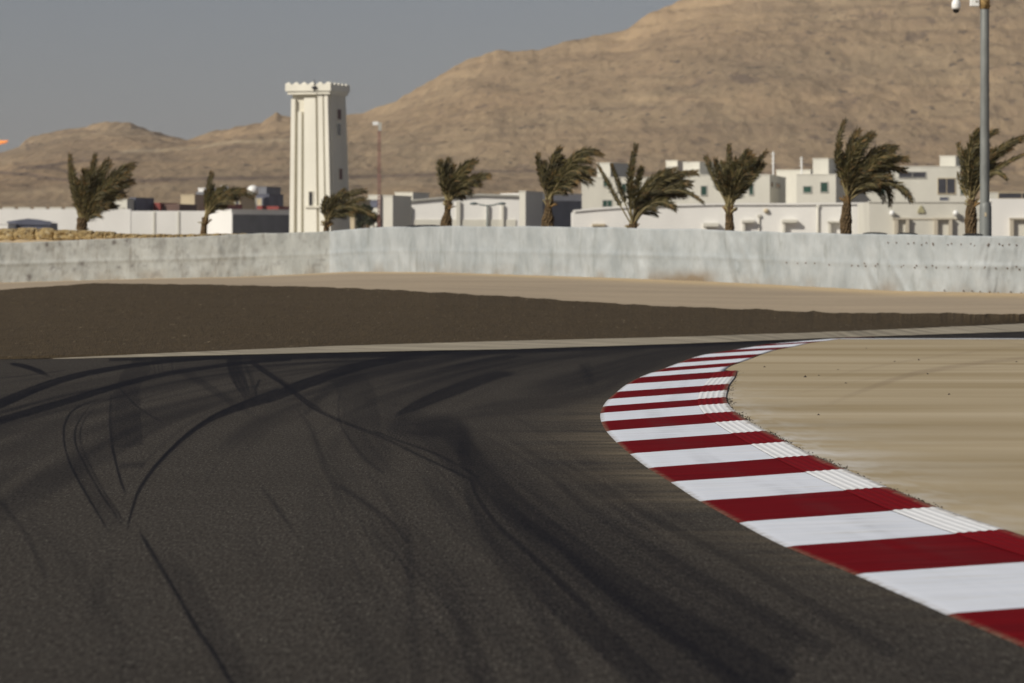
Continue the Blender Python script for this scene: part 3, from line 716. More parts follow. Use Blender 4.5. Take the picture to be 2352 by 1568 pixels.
    for (a, b, w_) in ((2000, 268, 12), (2030, 285, 10), (2110, 285, 8), (2290, 248, 15), (2325, 235, 12), (2120, 330, 10), (2150, 318, 8), (2060, 240, 10), (1960, 235, 9), (1870, 262, 6), (2085, 262, 7), (1620, 265, 6), (1010, 250, 5), (1250, 300, 5), (1470, 335, 5), (1660, 240, 5), (1700, 278, 4), (470, 352, 5), (590, 345, 6), (690, 355, 6)):
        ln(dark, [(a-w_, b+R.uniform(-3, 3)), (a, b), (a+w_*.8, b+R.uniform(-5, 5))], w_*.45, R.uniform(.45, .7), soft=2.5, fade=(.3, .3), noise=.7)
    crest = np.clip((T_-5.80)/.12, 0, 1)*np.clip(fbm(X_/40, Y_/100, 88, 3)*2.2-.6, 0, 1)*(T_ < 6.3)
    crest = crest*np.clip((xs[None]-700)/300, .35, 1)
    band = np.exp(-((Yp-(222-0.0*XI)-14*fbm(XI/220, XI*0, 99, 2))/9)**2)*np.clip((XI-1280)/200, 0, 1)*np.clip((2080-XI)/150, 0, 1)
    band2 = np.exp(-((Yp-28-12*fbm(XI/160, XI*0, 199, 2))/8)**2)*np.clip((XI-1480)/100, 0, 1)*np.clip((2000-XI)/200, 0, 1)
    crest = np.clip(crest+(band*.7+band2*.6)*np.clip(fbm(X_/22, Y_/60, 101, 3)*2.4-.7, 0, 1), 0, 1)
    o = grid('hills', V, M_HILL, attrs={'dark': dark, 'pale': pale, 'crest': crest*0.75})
    tag(o, kind='structure')
build_hill()

# ------------------------------------------------------------------ crash barrier
def build_barrier():
    root = empty('crash_barrier', (0, float(z_bar(1176)), float(zg(0, z_bar(1176)))))
    tag(root, 'long pale grey crash barrier faced with wrinkled painted rubber belting along the sand', 'barrier')
    rl = Vector(root.location)
    def pt(x, v, off=0.0):
        Zb = z_bar(x); yb = y_base(x); yt = y_top(x)
        y = yb+2.0+(yt-yb-2.0)*v
        return np.stack([(x-CX)/F*(Zb+off), Zb+off, EYE-(y-HY)/F*Zb], -1)
    seams = [-380, 762, 988, 1657, 2060, 2740]
    for i in range(5):
        a, b = seams[i], seams[i+1]
        if i: a -= 5
        xs = np.arange(a, b+.1, 3.0); vs = np.linspace(0, 1, 44)
        Xg, Vg = np.meshgrid(xs, vs)
        V = pt(Xg, Vg)
        # folds and sag in the belting
        fold = 0.20*(fbm(Xg/42+Vg*.8, Vg*1.3, 300, 4)-.5)+0.08*np.abs(fbm(Xg/16-Vg*1.2, Vg*1.5, 310, 3)-.5)
        for sx, sl, am in ((1000, 10, .10), (1452, 22, .09), (1668, 30, .13), (1690, 55, .06), (1960, 60, .07), (2010, 70, .06), (820, 5, .06), (1080, 0, .05), (1230, 8, .05), (600, 0, .04), (1350, -10, .04), (1850, 20, .05), (1760, -30, .04)):
            c = sx+sl*(1-Vg)
            fold = fold-am*np.exp(-((Xg-c)/6.5)**2)*np.clip(1.25-Vg, 0, 1)+am*.6*np.exp(-((Xg-c+13)/7)**2)*np.clip(1.2-Vg, 0, 1)
        fold = fold-0.03*np.exp(-((Vg-.48)/.05)**2)
        V[..., 1] += fold-0.012*i
        V[..., 2] += 0.045*(fbm(Xg/50, Xg*0, 320, 3)-.5)*np.clip(Vg, 0, 1)
        top = V[-1:].copy(); top[..., 1] += 1.4
        rim = V[-1:].copy(); rim[..., 1] += 0.05; rim[..., 2] += 0.012
        Vn = np.concatenate([V, rim, top], 0)
        stain = np.clip(1.0-Vg/.28, 0, 1)*np.clip(fbm(Xg/30, Vg*3, 330, 4)*2.6-1.0, 0, 1)*.55
        for (sx, w_) in ((1560, 60), (1610, 30), (2035, 22)):
            stain += np.exp(-((Xg-sx-30*Vg)/w_)**2)*np.exp(-(Vg/.18)**2)*.65
        stain += np.clip((700-Xg)/300, 0, 1)*.10
        sc = np.zeros(Xg.shape)
        if i == 0:
            for (sx, sv, rr, am) in ((108, .93, 5, .7), (137, .92, 6, .6), (262, .92, 5, .75), (293, .93, 7, .8), (85, .88, 6, .35), (240, .85, 9, .3), (120, .35, 9, .45), (188, .42, 7, .55), (66, .14, 7, .75), (172, .28, 6, .4), (303, .36, 4, .6), (273, .3, 5, .5), (371, .85, 8, .3), (510, .6, 6, .3), (200, .35, 8, .3), (160, .9, 5, .3), (420, .7, 5, .3), (560, .35, 5, .4), (590, .6, 5, .3), (640, .3, 4, .3)):
                sc = np.maximum(sc, 1.5*am*np.exp(-((Xg-sx)/rr)**2-((Vg-sv)*92/rr*.8)**2)*np.clip(vnoise(Xg/4, Vg*22, 340)*2.0-.2, 0, 1))
            sc = np.clip(np.maximum(sc, .45*np.clip(fbm(Xg/9, Vg*9, 350, 4)*3.2-1.85, 0, 1)), 0, .95)
        pad = lambda q: np.concatenate([q, q[-1:], q[-1:]], 0)
        Vn = Vn-np.array(rl)[None, None]
        grid('belt', Vn, M_BELTD if i == 0 else M_BELT, root, attrs={'stain': pad(np.clip(stain, 0, 1)), 'scuff': pad(sc)})
    # bolts
    b0 = MB()
    b0.lathe((0, 0, 0), [(0.0, 0.02), (0.012, 0.018), (0.021, 0.010), (0.022, 0.0)], 8)
    n = 0; proto = None
    rows = [(.84, [2113+k*31+R.uniform(-4, 4) for k in range(9)]+[2085, 2372], 1), (.44, [1806, 1832, 1850, 1871, 1904, 1956, 1970]+[1986+k*27.5+R.uniform(-4, 4) for k in range(15)], 1),
            (.03, [2168, 2212, 2232, 2250, 2272, 2292, 2320, 2345], 1), (.87, [2039, 2058, 2098, 2127, 2142, 2185, 2229, 2270, 2294, 2317], 1), (.47, [1985, 2015, 2075, 2104, 2141, 2200, 2262, 2333], 1)]
    for v, xs_, _ in rows:
        for x in xs_:
            p = pt(np.array(float(x)), np.array(v+R.uniform(-.012, .012)))
            dy = -0.07
            if proto is None: proto = b0.build('bolt', M_BOLT, root); o = proto
            else: o = proto.copy(); COL.objects.link(o); o.parent = root
            o.rotation_euler = (math.radians(90), 0, 0)
            o.location = (p[0]-rl.x, p[1]+dy-rl.y, p[2]-rl.z); n += 1
    # tyre bales behind the belting, and dark trim lying on top
    mb = MB()
    for x in np.arange(-380, 2740, 24.0):
        p = pt(np.array(x), np.array(0.0)); q = pt(np.array(x), np.array(0.94))
        mb.tube([(p[0]-rl.x, p[1]+1.05-rl.y, p[2]-rl.z-.05), (q[0]-rl.x, q[1]+1.05-rl.y, q[2]-rl.z-.06)], 0.26, 10)
    mb.build('tyre_stack', M_TYRE, root)
    mb = MB()
    for a, b in ((934, 1010), (1985, 2040), (2064, 2110), (2215, 2262)):
        pts = [pt(np.array(float(x)), np.array(1.0))-np.array(rl)+np.array([0, .35, .03]) for x in np.linspace(a, b, 6)]
        mb = MB(); mb.tube(pts, [.012, .035, .04, .04, .035, .012], 6); mb.build('belt_fold', M_TYRE, root)
    
build_barrier()

# ------------------------------------------------------------------ rock bank behind the barrier
def build_rocks():
    import bmesh
    proto = []
    for k in range(6):
        me = bpy.data.meshes.new('limestone_boulder'); bm = bmesh.new(); bmesh.ops.create_icosphere(bm, subdivisions=4, radius=1.0)
        for v in bm.verts:
            n_ = v.co.normalized(); p = 5.0
            q = (abs(n_.x)**p+abs(n_.y)**p+abs(n_.z)**p)**(-1/p)
            v.co = n_*q
            v.co *= 1+0.16*mnoise.noise(n_*1.5+Vector((k*7.3, 0, 0)))+0.05*mnoise.noise(n_*4+Vector((k, 3, 0)))+.02*mnoise.noise(n_*11)
        bm.to_mesh(me); bm.free(); me.materials.append(M_ROCK); proto.append(me)
    # sandy bank that carries them
    xs = np.linspace(-420, 660, 90); Zb = z_bar(xs)
    yt = np.interp(xs, [-420, 0, 200, 400, 600, 660], [550, 552, 549, 545.5, 541, 545])
    rows = []
    for dz_, k in ((2.0, 0), (3.6, .7), (5.0, 1), (8.5, 1), (12, .5), (16, 0)):
        Z = Zb+dz_; X = (xs-CX)/F*Z; top = EYE-(yt-HY)/F*Z+.12*(fbm(xs/14, xs*0+dz_, 4, 3)-.5); g = zg(X, Z)-.05
        rows.append(np.stack([X, Z, g+(top-g)*k*np.clip((620-xs)/60, 0, 1)], -1))
    tag(grid('earth_bank', np.stack(rows, 0), M_SAND, attrs={'drift': np.full((6, 90), .8)}), kind='structure')
    labs = {0: 'wide flat yellow limestone boulder', 1: 'tall blocky yellow limestone boulder', 2: 'small yellow limestone lump'}
    x = -70.0
    while x < 560:
        wpx = R.uniform(34, 62) if x < 190 else (R.uniform(22, 40) if x < 330 else R.uniform(14, 28))
        xm = x+wpx/2
        ytop = np.interp(xm, [-60, 0, 120, 200, 280, 400, 560], [525, 525, 526, 529, 535, 539.5, 543.5])+R.uniform(-1.5, 2.0)
        Z = float(z_bar(xm))+6+R.uniform(-.4, .4); s_ = Z/F
        X, Y, zt = P(xm, ytop, Z); zb = EYE-(np.interp(xm, [-60, 200, 400, 600], [554, 551, 548, 545])-HY)*s_
        o = bpy.data.objects.new('limestone_boulder', proto[R.randrange(6)]); COL.objects.link(o)
        hh = max((zt-zb)/2, .08)
        o.scale = (wpx*s_*.53, .42, hh*1.05); o.location = (X, Y, zb+hh)
        o.rotation_euler = (R.uniform(-.06, .06), R.uniform(-.05, .05), R.uniform(-.12, .12))
        tag(o, 'rough yellow limestone boulder lined up on the bank behind the left part of the barrier', 'boulder', 'yellow boulders behind the barrier')
        x += wpx*.97
build_rocks()

# ------------------------------------------------------------------ lamp pole with camera
def build_pole():
    Z = float(z_bar(2262))+2.2; X0, _, _ = P(2261.5, 600, Z); g = float(zg(X0, Z)); s = Z/F
    root = empty('camera_pole', (X0, Z, g))
    tag(root, 'tall grey steel pole with a thicker foot carrying a surveillance camera', 'pole')
    zz = lambda y: EYE-(y-HY)*s-g
    mb = MB(); mb.lathe((0.35*s, 0, 0), [(11.2*s, zz(490)-.0+0), (11.2*s, zz(470)), (10.9*s, zz(440)), (10.2*s, zz(120)), (10.0*s, zz(-240)), (0.2*s, zz(-243))], 24); mb.build('shaft', M_STEEL, root)
    mb = MB(); mb.lathe((2.2*s, 0, 0), [(14.2*s, 0), (14.0*s, zz(478)), (13.0*s, zz(470)), (11.0*s, zz(464))], 24); mb.build('foot_sleeve', M_STEEL, root)
    mb = MB(); mb.lathe((0.35*s, 0, 0), [(10.4*s, zz(20)), (11.6*s, zz(20)), (11.6*s, zz(-22)), (10.4*s, zz(-22))], 24)
    mb.tube([(11*s, 0, zz(13)), (14*s, 0, zz(13))], 1.6*s, 8); mb.build('clamp', M_RUST, root)
    br = MB(); br.box(-33.5*s, -13*s, -9*s, 9*s, zz(14.5), zz(-20)); bo = br.build('bracket', M_WPLAST, root, bevel=.02)
    mb = MB(); mb.box(-22*s, -16*s, -9.6*s, -9.05*s, zz(6), zz(1)); mb.build('sticker', M_FRAME, bo)
    mb = MB(); mb.tube([(-30*s, 0, zz(-14)), (-45*s, 0, zz(-22)), (-58*s, 0, zz(-24)), (-65.5*s, 0, zz(-18)), (-65.5*s, 0, zz(-2))], 3.4*s, 10); mb.build('arm', M_WPLAST, root)
    mb = MB(); mb.lathe((-65.5*s, 0, 0), [(0, zz(-4)), (4*s, zz(-4)), (8*s, zz(1)), (10.4*s, zz(7)), (10.8*s, zz(12)), (10.3*s, zz(15)), (10.6*s, zz(16)), (8.8*s, zz(21)), (0, zz(21))], 24); d = mb.build('camera_housing', M_WPLAST, root)
    mb = MB(); mb.lathe((-65.5*s, 0, 0), [(8.0*s, zz(21)), (7.3*s, zz(25)), (4.8*s, zz(28.6)), (0, zz(30))], 24); mb.build('lens_dome', M_BLACK, d)
    mb = MB(); mb.box(-2*s, 3*s, -14.6*s, -13.8*s, zz(497), zz(488)); mb.build('sticker', M_WALLT, root)
build_pole()

# ------------------------------------------------------------------ palms
def build_palm(xb, trunk, crown, fronds, label, seed, stems=0.0, zoff=7.0):
    """trunk: list of (y, half width px, x centre); crown: (x, y) px where the leaves start; fronds: [(mid, tip, width)]"""
    rr = random.Random(seed)
    Z = float(z_bar(xb))+zoff; s = Z/F
    X0, _, _ = P(xb, 600, Z); g = float(zg(X0, Z))
    root = empty('palm_tree', (X0, Z, g))
    tag(root, label, 'palm tree', 'young palms bent by the wind behind the barrier')
    lz = lambda y: EYE-(y-HY)*s-g
    lx = lambda x: (x-xb)*s
    # trunk with leaf-base scales
    prof = sorted(trunk, key=lambda q: -q[0])
    ys = [HY+(EYE-g)/s]+[q[0] for q in prof]; hw = [prof[0][1]*.95]+[q[1] for q in prof]; xc = [prof[0][2]]+[q[2] for q in prof]
    n, m_ = 26, 22
    yy = np.linspace(ys[0], ys[-1], n)
    hwi = np.interp(-yy, [-v for v in ys], hw); xci = np.interp(-yy, [-v for v in ys], xc)
    V = np.zeros((n, m_+1, 3))
    for i in range(n):
        for k in range(m_+1):
            a = 2*math.pi*k/m_
            r = hwi[i]*s*(1+.13*math.sin(i*2.2+(k % m_)*math.pi/1.0)+.10*mnoise.noise(Vector((math.cos(a)*2+seed, math.sin(a)*2, i*.7))))
            V[i, k] = (lx(xci[i])+math.cos(a)*r, math.sin(a)*r, lz(yy[i]))
    grid('trunk', V, M_TRUNK, root, smooth=False)
    mb = MB()
    def bez(B, M, T_, t):
        c = 2*M-.5*(B+T_)
        return B*(1-t)**2+c*2*t*(1-t)+T_*t*t
    allf = []
    for fi, (mid, tip, wd) in enumerate(fronds):
        dup = 3 if wd >= 11 else 2
        for d_ in range(dup):
            j = 0 if d_ == 0 else 1
            jx, jy = j*rr.uniform(-5, 5), j*rr.uniform(-3, 8)
            dep = rr.uniform(-.55, .55)*(1 if d_ else .6)
            allf.append((mid[0]+jx*.6, mid[1]+jy*.5, tip[0]+jx, tip[1]+jy, wd*(1 if d_ == 0 else .8), dep, fi))
    for (m0, t0, w0), (m1, t1, w1) in zip(fronds[:-1], fronds[1:]):
        if min(w0, w1) < 9: continue
        for d_ in range(1 if math.hypot(t0[0]-t1[0], t0[1]-t1[1]) < 60 else 2):
            q = rr.uniform(.25, .75); k = rr.uniform(.48, .70)
            tx = (t0[0]*(1-q)+t1[0]*q-crown[0])*k+crown[0]; ty = (t0[1]*(1-q)+t1[1]*q-crown[1])*k+crown[1]
            mx = (m0[0]*(1-q)+m1[0]*q-crown[0])*k+crown[0]; my = (m0[1]*(1-q)+m1[1]*q-crown[1])*k+crown[1]
            allf.append((mx, my, tx, ty, (w0+w1)/2, rr.uniform(-.8, .8), 99))
    for (mx, my, tx, ty, wd, dep, fi) in allf:
        B = Vector((lx(crown[0]+rr.uniform(-3, 3)), rr.uniform(-.05, .05), lz(crown[1]+rr.uniform(-3, 8))))
        M = Vector((lx(mx), dep*.55, lz(my))); T_ = Vector((lx(tx), dep, lz(ty)))
        NP = 18
        pts = [bez(B, M, T_, i/NP) for i in range(NP+1)]
        L = sum((pts[i+1]-pts[i]).length for i in range(NP))
        mb.tube(pts, [(.022*(1-i/NP)+.004) for i in range(NP+1)], 5, 3, caps=False)
        nl = int(34+L*26)
        for sd in (-1, 1):
            for i in range(nl):
                t = .22+stems+(.78-stems)*(i+rr.random())/nl
                if t > 1: continue
                p = bez(B, M, T_, t); q = bez(B, M, T_, min(1, t+.02)) if t < .98 else p+(p-bez(B, M, T_, t-.02))
                tg = (q-p).normalized() if (q-p).length > 1e-6 else Vector((0, 0, 1))
                side = Vector((-tg.z, 0, tg.x)).normalized()*sd
                prof_ = math.sin(math.pi*min(1, (t-.1)/.9)**.8)**.6 if t < .97 else .35
                ln = wd*s*2.1*(.35+.65*prof_)*rr.uniform(.6, 1.3)
                ang = math.radians(rr.uniform(14, 46))
                dr = tg*math.cos(ang)+side*math.sin(ang)+Vector((.18, rr.uniform(-.35, .35), -.06))
                dr.normalize()
                e = p+dr*ln; e.z -= ln*.06
                wv = dr.cross(Vector((rr.uniform(-.6, .6), 1, rr.uniform(-.6, .6)))).normalized()*.0105
                mid_ = p+dr*ln*.45+Vector((0, 0, .01))
                r_ = rr.random()
                mt = 2 if (r_ < .05 or (t > .86 and r_ < .35)) else (1 if r_ < .42 else 0)
                mb.face([p-wv*.4, mid_-wv, e, mid_+wv], mt)
    # dry leaf bases hugging the crown
    for k in range(16):
        a = rr.uniform(-1.3, 1.3)
        B = Vector((lx(crown[0])+rr.uniform(-.05, .05), rr.uniform(-.1, .1), lz(crown[1]+14)))
        E = B+Vector((math.sin(a)*.28, rr.uniform(-.15, .15), math.cos(a)*.32))
        mb.tube([B, (B+E)/2+Vector((0, 0, .03)), E], [.045, .03, .012], 5, 2 if k % 2 else 3)
    mb.build('crown', [M_LEAF, M_LEAF2, M_LEAFD, M_STEM], root)

build_palm(187, [(545, 11, 187), (520, 11, 188), (500, 13, 190)], (189, 520),
    [((166, 430), (159, 356), 9), ((172, 440), (164, 385), 9), ((205, 430), (217, 356), 11), ((198, 440), (198, 392), 12), ((214, 425), (248, 368), 12), ((235, 428), (305, 380), 15), ((240, 436), (296, 398), 14), ((242, 452), (303, 418), 14),
     ((232, 468), (285, 446), 14), ((222, 480), (262, 474), 12), ((208, 450), (230, 400), 14), ((184, 460), (181, 415), 11)],
    'bushy low palm standing above the yellow boulders, leftmost of the palms', 11)
build_palm(467, [(545, 8, 467), (525, 6.5, 468), (508, 6, 470), (500, 6.5, 471)], (471, 502),
    [((478, 440), (489, 397), 6), ((480, 455), (486, 425), 8), ((488, 455), (513, 430), 9), ((498, 455), (533, 438), 10), ((520, 444), (583, 447), 10), ((512, 452), (560, 440), 11), ((502, 462), (548, 452), 11), ((486, 470), (506, 452), 10), ((474, 465), (474, 440), 8)],
    'small thin palm in front of the white wall, left of the tower', 12)
build_palm(750, [(535, 7, 749), (520, 6, 750), (508, 6, 751)], (751, 508),
    [((741, 480), (749, 452), 7), ((752, 478), (765, 450), 9), ((763, 470), (790, 438), 10), ((784, 455), (838, 436), 9), ((790, 470), (835, 455), 9), ((793, 475), (860, 496), 11), ((785, 482), (835, 482), 11), ((778, 488), (812, 488), 9), ((765, 480), (780, 460), 10)],
    'low palm at the foot of the tower, its leaves blown to the right', 13)
build_palm(1025, [(530, 13, 1025), (512, 13, 1025), (498, 10, 1026), (484, 6, 1028), (470, 8, 1029), (460, 9, 1029)], (1029, 466),
    [((1013, 412), (1010, 369), 10), ((1018, 415), (1016, 385), 10), ((1022, 410), (1031, 364), 10), ((1030, 415), (1040, 381), 10), ((1050, 400), (1090, 369), 12), ((1050, 410), (1080, 384), 11), ((1075, 416), (1122, 405), 11), ((1065, 426), (1100, 422), 12), ((1050, 440), (1080, 440), 11), ((1044, 450), (1066, 452), 8)],
    'palm with an onion-shaped trunk foot in front of the gabled white hall', 14)
build_palm(1259, [(530, 14, 1258), (512, 14, 1258), (498, 13, 1259), (484, 8, 1259), (472, 7, 1260), (458, 8, 1261)], (1261, 462),
    [((1242, 400), (1236, 352), 8), ((1250, 405), (1246, 372), 9), ((1264, 390), (1284, 341), 11), ((1275, 392), (1290, 366), 12), ((1318, 364), (1379, 354), 12), ((1310, 380), (1356, 368), 13), ((1306, 396), (1360, 396), 14), ((1304, 406), (1356, 416), 13), ((1290, 418), (1322, 418), 12), ((1278, 430), (1302, 428), 10), ((1284, 400), (1310, 372), 13)],
    'full palm with a bulging trunk beside the dark grey wall panel', 15)
build_palm(1453, [(530, 10, 1453), (514, 9, 1453)], (1453, 516),
    [((1414, 452), (1373, 377), 6), ((1428, 445), (1405, 379), 7), ((1446, 420), (1460, 332), 9), ((1446, 440), (1449, 380), 10), ((1460, 435), (1472, 386), 10), ((1484, 428), (1550, 388), 12), ((1490, 436), (1562, 402), 13), ((1510, 428), (1600, 396), 12), ((1515, 440), (1585, 420), 13), ((1530, 440), (1615, 466), 8), ((1505, 456), (1572, 448), 13), ((1500, 466), (1550, 476), 11), ((1480, 455), (1515, 440), 13), ((1470, 460), (1488, 425), 11)],
    'wide palm with bare pale stalks and no visible trunk, blown to the right', 16, stems=.12)
build_palm(1676, [(540, 11.5, 1676), (520, 10, 1676), (500, 8.5, 1675), (474, 8, 1675)], (1675, 478),
    [((1647, 420), (1622, 358), 8), ((1655, 420), (1642, 366), 9), ((1664, 415), (1660, 372), 10), ((1675, 400), (1676, 332), 9), ((1680, 410), (1690, 368), 12), ((1694, 396), (1719, 348), 12), ((1705, 400), (1730, 362), 12), ((1718, 402), (1761, 347), 9), ((1715, 420), (1748, 376), 11), ((1700, 430), (1722, 400), 11), ((1665, 440), (1650, 400), 9)],
    'upright fan-shaped palm in front of the white apartment block', 17, stems=.1)
build_palm(1944, [(545, 12, 1943), (525, 12.5, 1943), (505, 13, 1943), (485, 11, 1944), (462, 8, 1946), (450, 8, 1948)], (1949, 455),
    [((1925, 360), (1941, 276), 9), ((1926, 380), (1928, 330), 10), ((1944, 370), (1968, 300), 12), ((1955, 370), (1985, 318), 13), ((1968, 362), (2002, 306), 13), ((1990, 368), (2058, 338), 14), ((1996, 378), (2045, 352), 14), ((2004, 384), (2078, 364), 14), ((2000, 396), (2076, 390), 14), ((1990, 410), (2045, 404), 12), ((2035, 418), (2095, 458), 11), ((2025, 428), (2045, 470), 10), ((1975, 400), (2010, 370), 14), ((1938, 400), (1935, 365), 11)],
    'tallest full palm with a thick trunk and one drooping pale leaf', 18)
build_palm(2231, [(545, 12.5, 2231), (525, 13, 2230), (500, 13.5, 2230), (478, 11, 2230), (458, 7, 2231)], (2232, 464),
    [((2217, 400), (2203, 328), 8), ((2222, 400), (2214, 350), 10), ((2224, 360), (2250, 296), 12), ((2236, 350), (2288, 300), 11), ((2240, 370), (2262, 330), 14), ((2240, 390), (2275, 350), 14), ((2270, 366), (2360, 312), 11), ((2265, 380), (2320, 340), 12), ((2285, 392), (2362, 352), 7), ((2270, 400), (2308, 412), 8), ((2214, 430), (2207, 392), 6), ((2228, 420), (2228, 370), 11)],
    'palm directly behind the grey camera pole, rightmost of the palms', 19)

# ------------------------------------------------------------------ buildings
PHI = math.radians(20)
def house(name, label, cat, xl, xc, xr, yt, Z, mw, ms=None, group=None, wins=(), phi=PHI, roof=True, ybot=None):
    """box with a lit front from column xl to xc and a shaded side from xc to xr"""
    s = Z/F; X0, _, zt = P(xc, yt, Z); g = 1.5
    cp, sp = math.cos(phi), max(math.sin(phi), .05)
    W = (xc-xl)*s/cp; D = max((xr-xc)*s/sp, 6.0) if xr > xc else 12.0
    root = empty(name, (X0, Z, g), -phi)
    tag(root, label, cat, group)
    H = zt-g; pw = 0.28
    mb = MB(); mb.box(-W, 0, 0, D, 0, H-pw*.5); mb.build('wall', mw, root)
    if roof:
        mb = MB()
        mb.box(-W-.06, .06, -.06, .3, H-pw*.5, H); mb.box(-W-.06, .06, D-.3, D+.06, H-pw*.5, H)
        mb.box(-W-.06, -W+.3, .3, D-.3, H-pw*.5, H); mb.box(-.3, .06, .3, D-.3, H-pw*.5, H)
        mb.build('parapet', mw, root)
    for wdef in wins:
        side, xa, xb, ya, yb, mp = wdef[:6]
        za, zb = EYE-(yb-HY)*s-g, EYE-(ya-HY)*s-g
        fr = MB(); pn = MB(); t = .12
        if side == 'f':
            a, b = (xa-xc)*s/cp, (xb-xc)*s/cp
            fr.box(a-t, b+t, -.08, .0, zb, zb+t); fr.box(a-t, b+t, -.12, .0, za-t, za)
            fr.box(a-t, a, -.08, 0, za, zb); fr.box(b, b+t, -.08, 0, za, zb)
            pn.box(a, b, -.03, .02, za, zb)
            if b-a > 1.2: fr.box((a+b)/2-.04, (a+b)/2+.04, -.06, -.03, za, zb)
        else:
            a, b = (xa-xc)*s/sp, (xb-xc)*s/sp
            fr.box(0, .08, a-t, b+t, zb, zb+t); fr.box(0, .12, a-t, b+t, za-t, za)
            fr.box(0, .08, a-t, a, za, zb); fr.box(0, .08, b, b+t, za, zb)
            pn.box(-.02, .03, a, b, za, zb)
        f = fr.build('window' if len(wdef) < 7 else wdef[6], M_FRAME if len(wdef) < 8 else wdef[7], root); pn.build('pane' if len(wdef) < 7 else 'panel', mp, f)
    return root, s, g, W, D, H

# ---- tower
def build_tower():
    Z = 500.0; s = Z/F; phi = math.radians(18); cp, sp = math.cos(phi), math.sin(phi)
    xc = 769.0; X0, _, _ = P(xc, 600, Z); g = 1.8
    root = empty('watch_tower', (X0, Z, g), -phi)
    tag(root, 'tall cream square tower with battlements and a shaded right side', 'tower')
    zz = lambda y: EYE-(y-HY)*s-g
    W = (769-665)*s/cp; D = W*1.0
    # battered shaft: narrower on the right at the top
    H = zz(213); tx = 10*s/cp; ty = .6
    def xr(z): return -tx*min(1, max(0, z/H))
    mb = MB()
    zs = np.linspace(0, H, 9)
    def ring(z):
        k = z/H
        return [(-W+.25*k, .15*k), (-tx*k, .15*k), (-tx*k, D-ty*k), (-W+.25*k, D-ty*k)]
    for a, b in zip(zs[:-1], zs[1:]):
        ra, rb = ring(a), ring(b)
        for i in range(4):
            j = (i+1) % 4
            mb.face([(*ra[i], a), (*ra[j], a), (*rb[j], b), (*rb[i], b)])
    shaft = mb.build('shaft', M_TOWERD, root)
    # vertical pilasters standing proud of the front (shaded recesses between them)
    cols = [(665.5, 676, 226, 545), (684, 693.5, 255, 545), (700, 731, 224, 545), (737, 750, 218, 545), (754, 764, 216, 545)]
    for (a, b, yt, yb) in cols:
        mb = MB()
        z0, z1 = max(0, zz(yb)), zz(yt)
        for (z, zn) in zip(np.linspace(z0, z1, 6)[:-1], np.linspace(z0, z1, 6)[1:]):
            def xx(q, z): 
                u = (q-665)/104.0
                L_, R_ = -W+.25*z/H, -tx*z/H
                return L_+(R_-L_)*u
            k0, k1 = .15*z/H, .15*zn/H; d = .55
            A = [(xx(a, z), k0-d, z), (xx(b, z), k0-d, z), (xx(b, zn), k1-d, zn), (xx(a, zn), k1-d, zn)]
            Bk = [(p[0], p[1]+d+.05, p[2]) for p in A]
            mb.face(A); mb.face([A[1], Bk[1], Bk[2], A[2]]); mb.face([Bk[0], A[0], A[3], Bk[3]])
            if zn >= z1-1e-6: mb.face([A[3], A[2], Bk[2], Bk[3]])
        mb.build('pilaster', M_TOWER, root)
    # cornice and battlements
    co = MB(); x0, x1 = -W-.35, -tx+.35; y0, y1 = -.9, D+.1
    co.box(x0+.2, x1-.2, y0+.2, y1-.2, H-.15, H+.25)
    co.box(x0, x1, y0, y1, H+.25, zz(193))
    co.build('cornice', M_TOWER, root)
    zt, zb = zz(189.5), zz(193)
    nm = 6; wd = (x1-x0)/(nm*1.45-.45)
    def merlon(cx, cy, wx, wy):
        m_ = MB(); m_.box(cx, cx+wx, cy, cy+wy, zb, zt-.12)
        m_.face([(cx, cy, zt-.12), (cx+wx, cy, zt-.12), (cx+wx/2, cy+wy/2, zt+.12)]); m_.face([(cx+wx, cy, zt-.12), (cx+wx, cy+wy, zt-.12), (cx+wx/2, cy+wy/2, zt+.12)])
        m_.face([(cx+wx, cy+wy, zt-.12), (cx, cy+wy, zt-.12), (cx+wx/2, cy+wy/2, zt+.12)]); m_.face([(cx, cy+wy, zt-.12), (cx, cy, zt-.12), (cx+wx/2, cy+wy/2, zt+.12)])
        m_.build('merlon', M_TOWER, root)
    for k in range(nm):
        merlon(x0+k*wd*1.45, y0, wd, .4); merlon(x0+k*wd*1.45, y1-.4, wd, .4)
    wy = (y1-y0-.8)/(5*1.6-.6)
    for k in range(5): merlon(x1-.4, y0+.4+k*wy*1.6+.02, .4, wy-.04)
    # openings
    def win(side, xa, xb, ya, yb, mp):
        za, zb_ = zz(yb), zz(ya); f = MB(); p = MB(); t = .12
        k = (za+zb_)/2/H
        if side == 'f':
            a, b = (xa-xc)*s/cp, (xb-xc)*s/cp; y_ = -.55+.15*k
            f.box(a-t, a, y_-.09, y_+.04, za, zb_); f.box(b, b+t, y_-.09, y_+.04, za, zb_); f.box(a-t, b+t, y_-.09, y_+.04, zb_, zb_+t); f.box(a-.5, b+1.0, y_-.22, y_+.04, za-.28, za)
            p.box(a, b, y_-.05, y_+.02, za, zb_)
        else:
            x_ = -tx*k; a, b = (xa-(xc-10*k))*s/sp, (xb-(xc-10*k))*s/sp
            f.box(x_-.02, x_+.09, a-t, a, za, zb_); f.box(x_-.02, x_+.09, b, b+t, za, zb_); f.box(x_-.02, x_+.09, a-t, b+t, zb_, zb_+t); f.box(x_-.02, x_+.14, a-t, b+t, za-t, za)
            p.box(x_-.1, x_+.05, a, b, za, zb_)
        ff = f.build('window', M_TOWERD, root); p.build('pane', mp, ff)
    win('f', 712.5, 720.5, 440, 472, M_PANEB)
    win('s', 772, 780, 249, 272, M_PANER); win('s', 771.5, 779, 283, 309, M_PANEB); win('s', 776, 783, 386, 411, M_PANER)
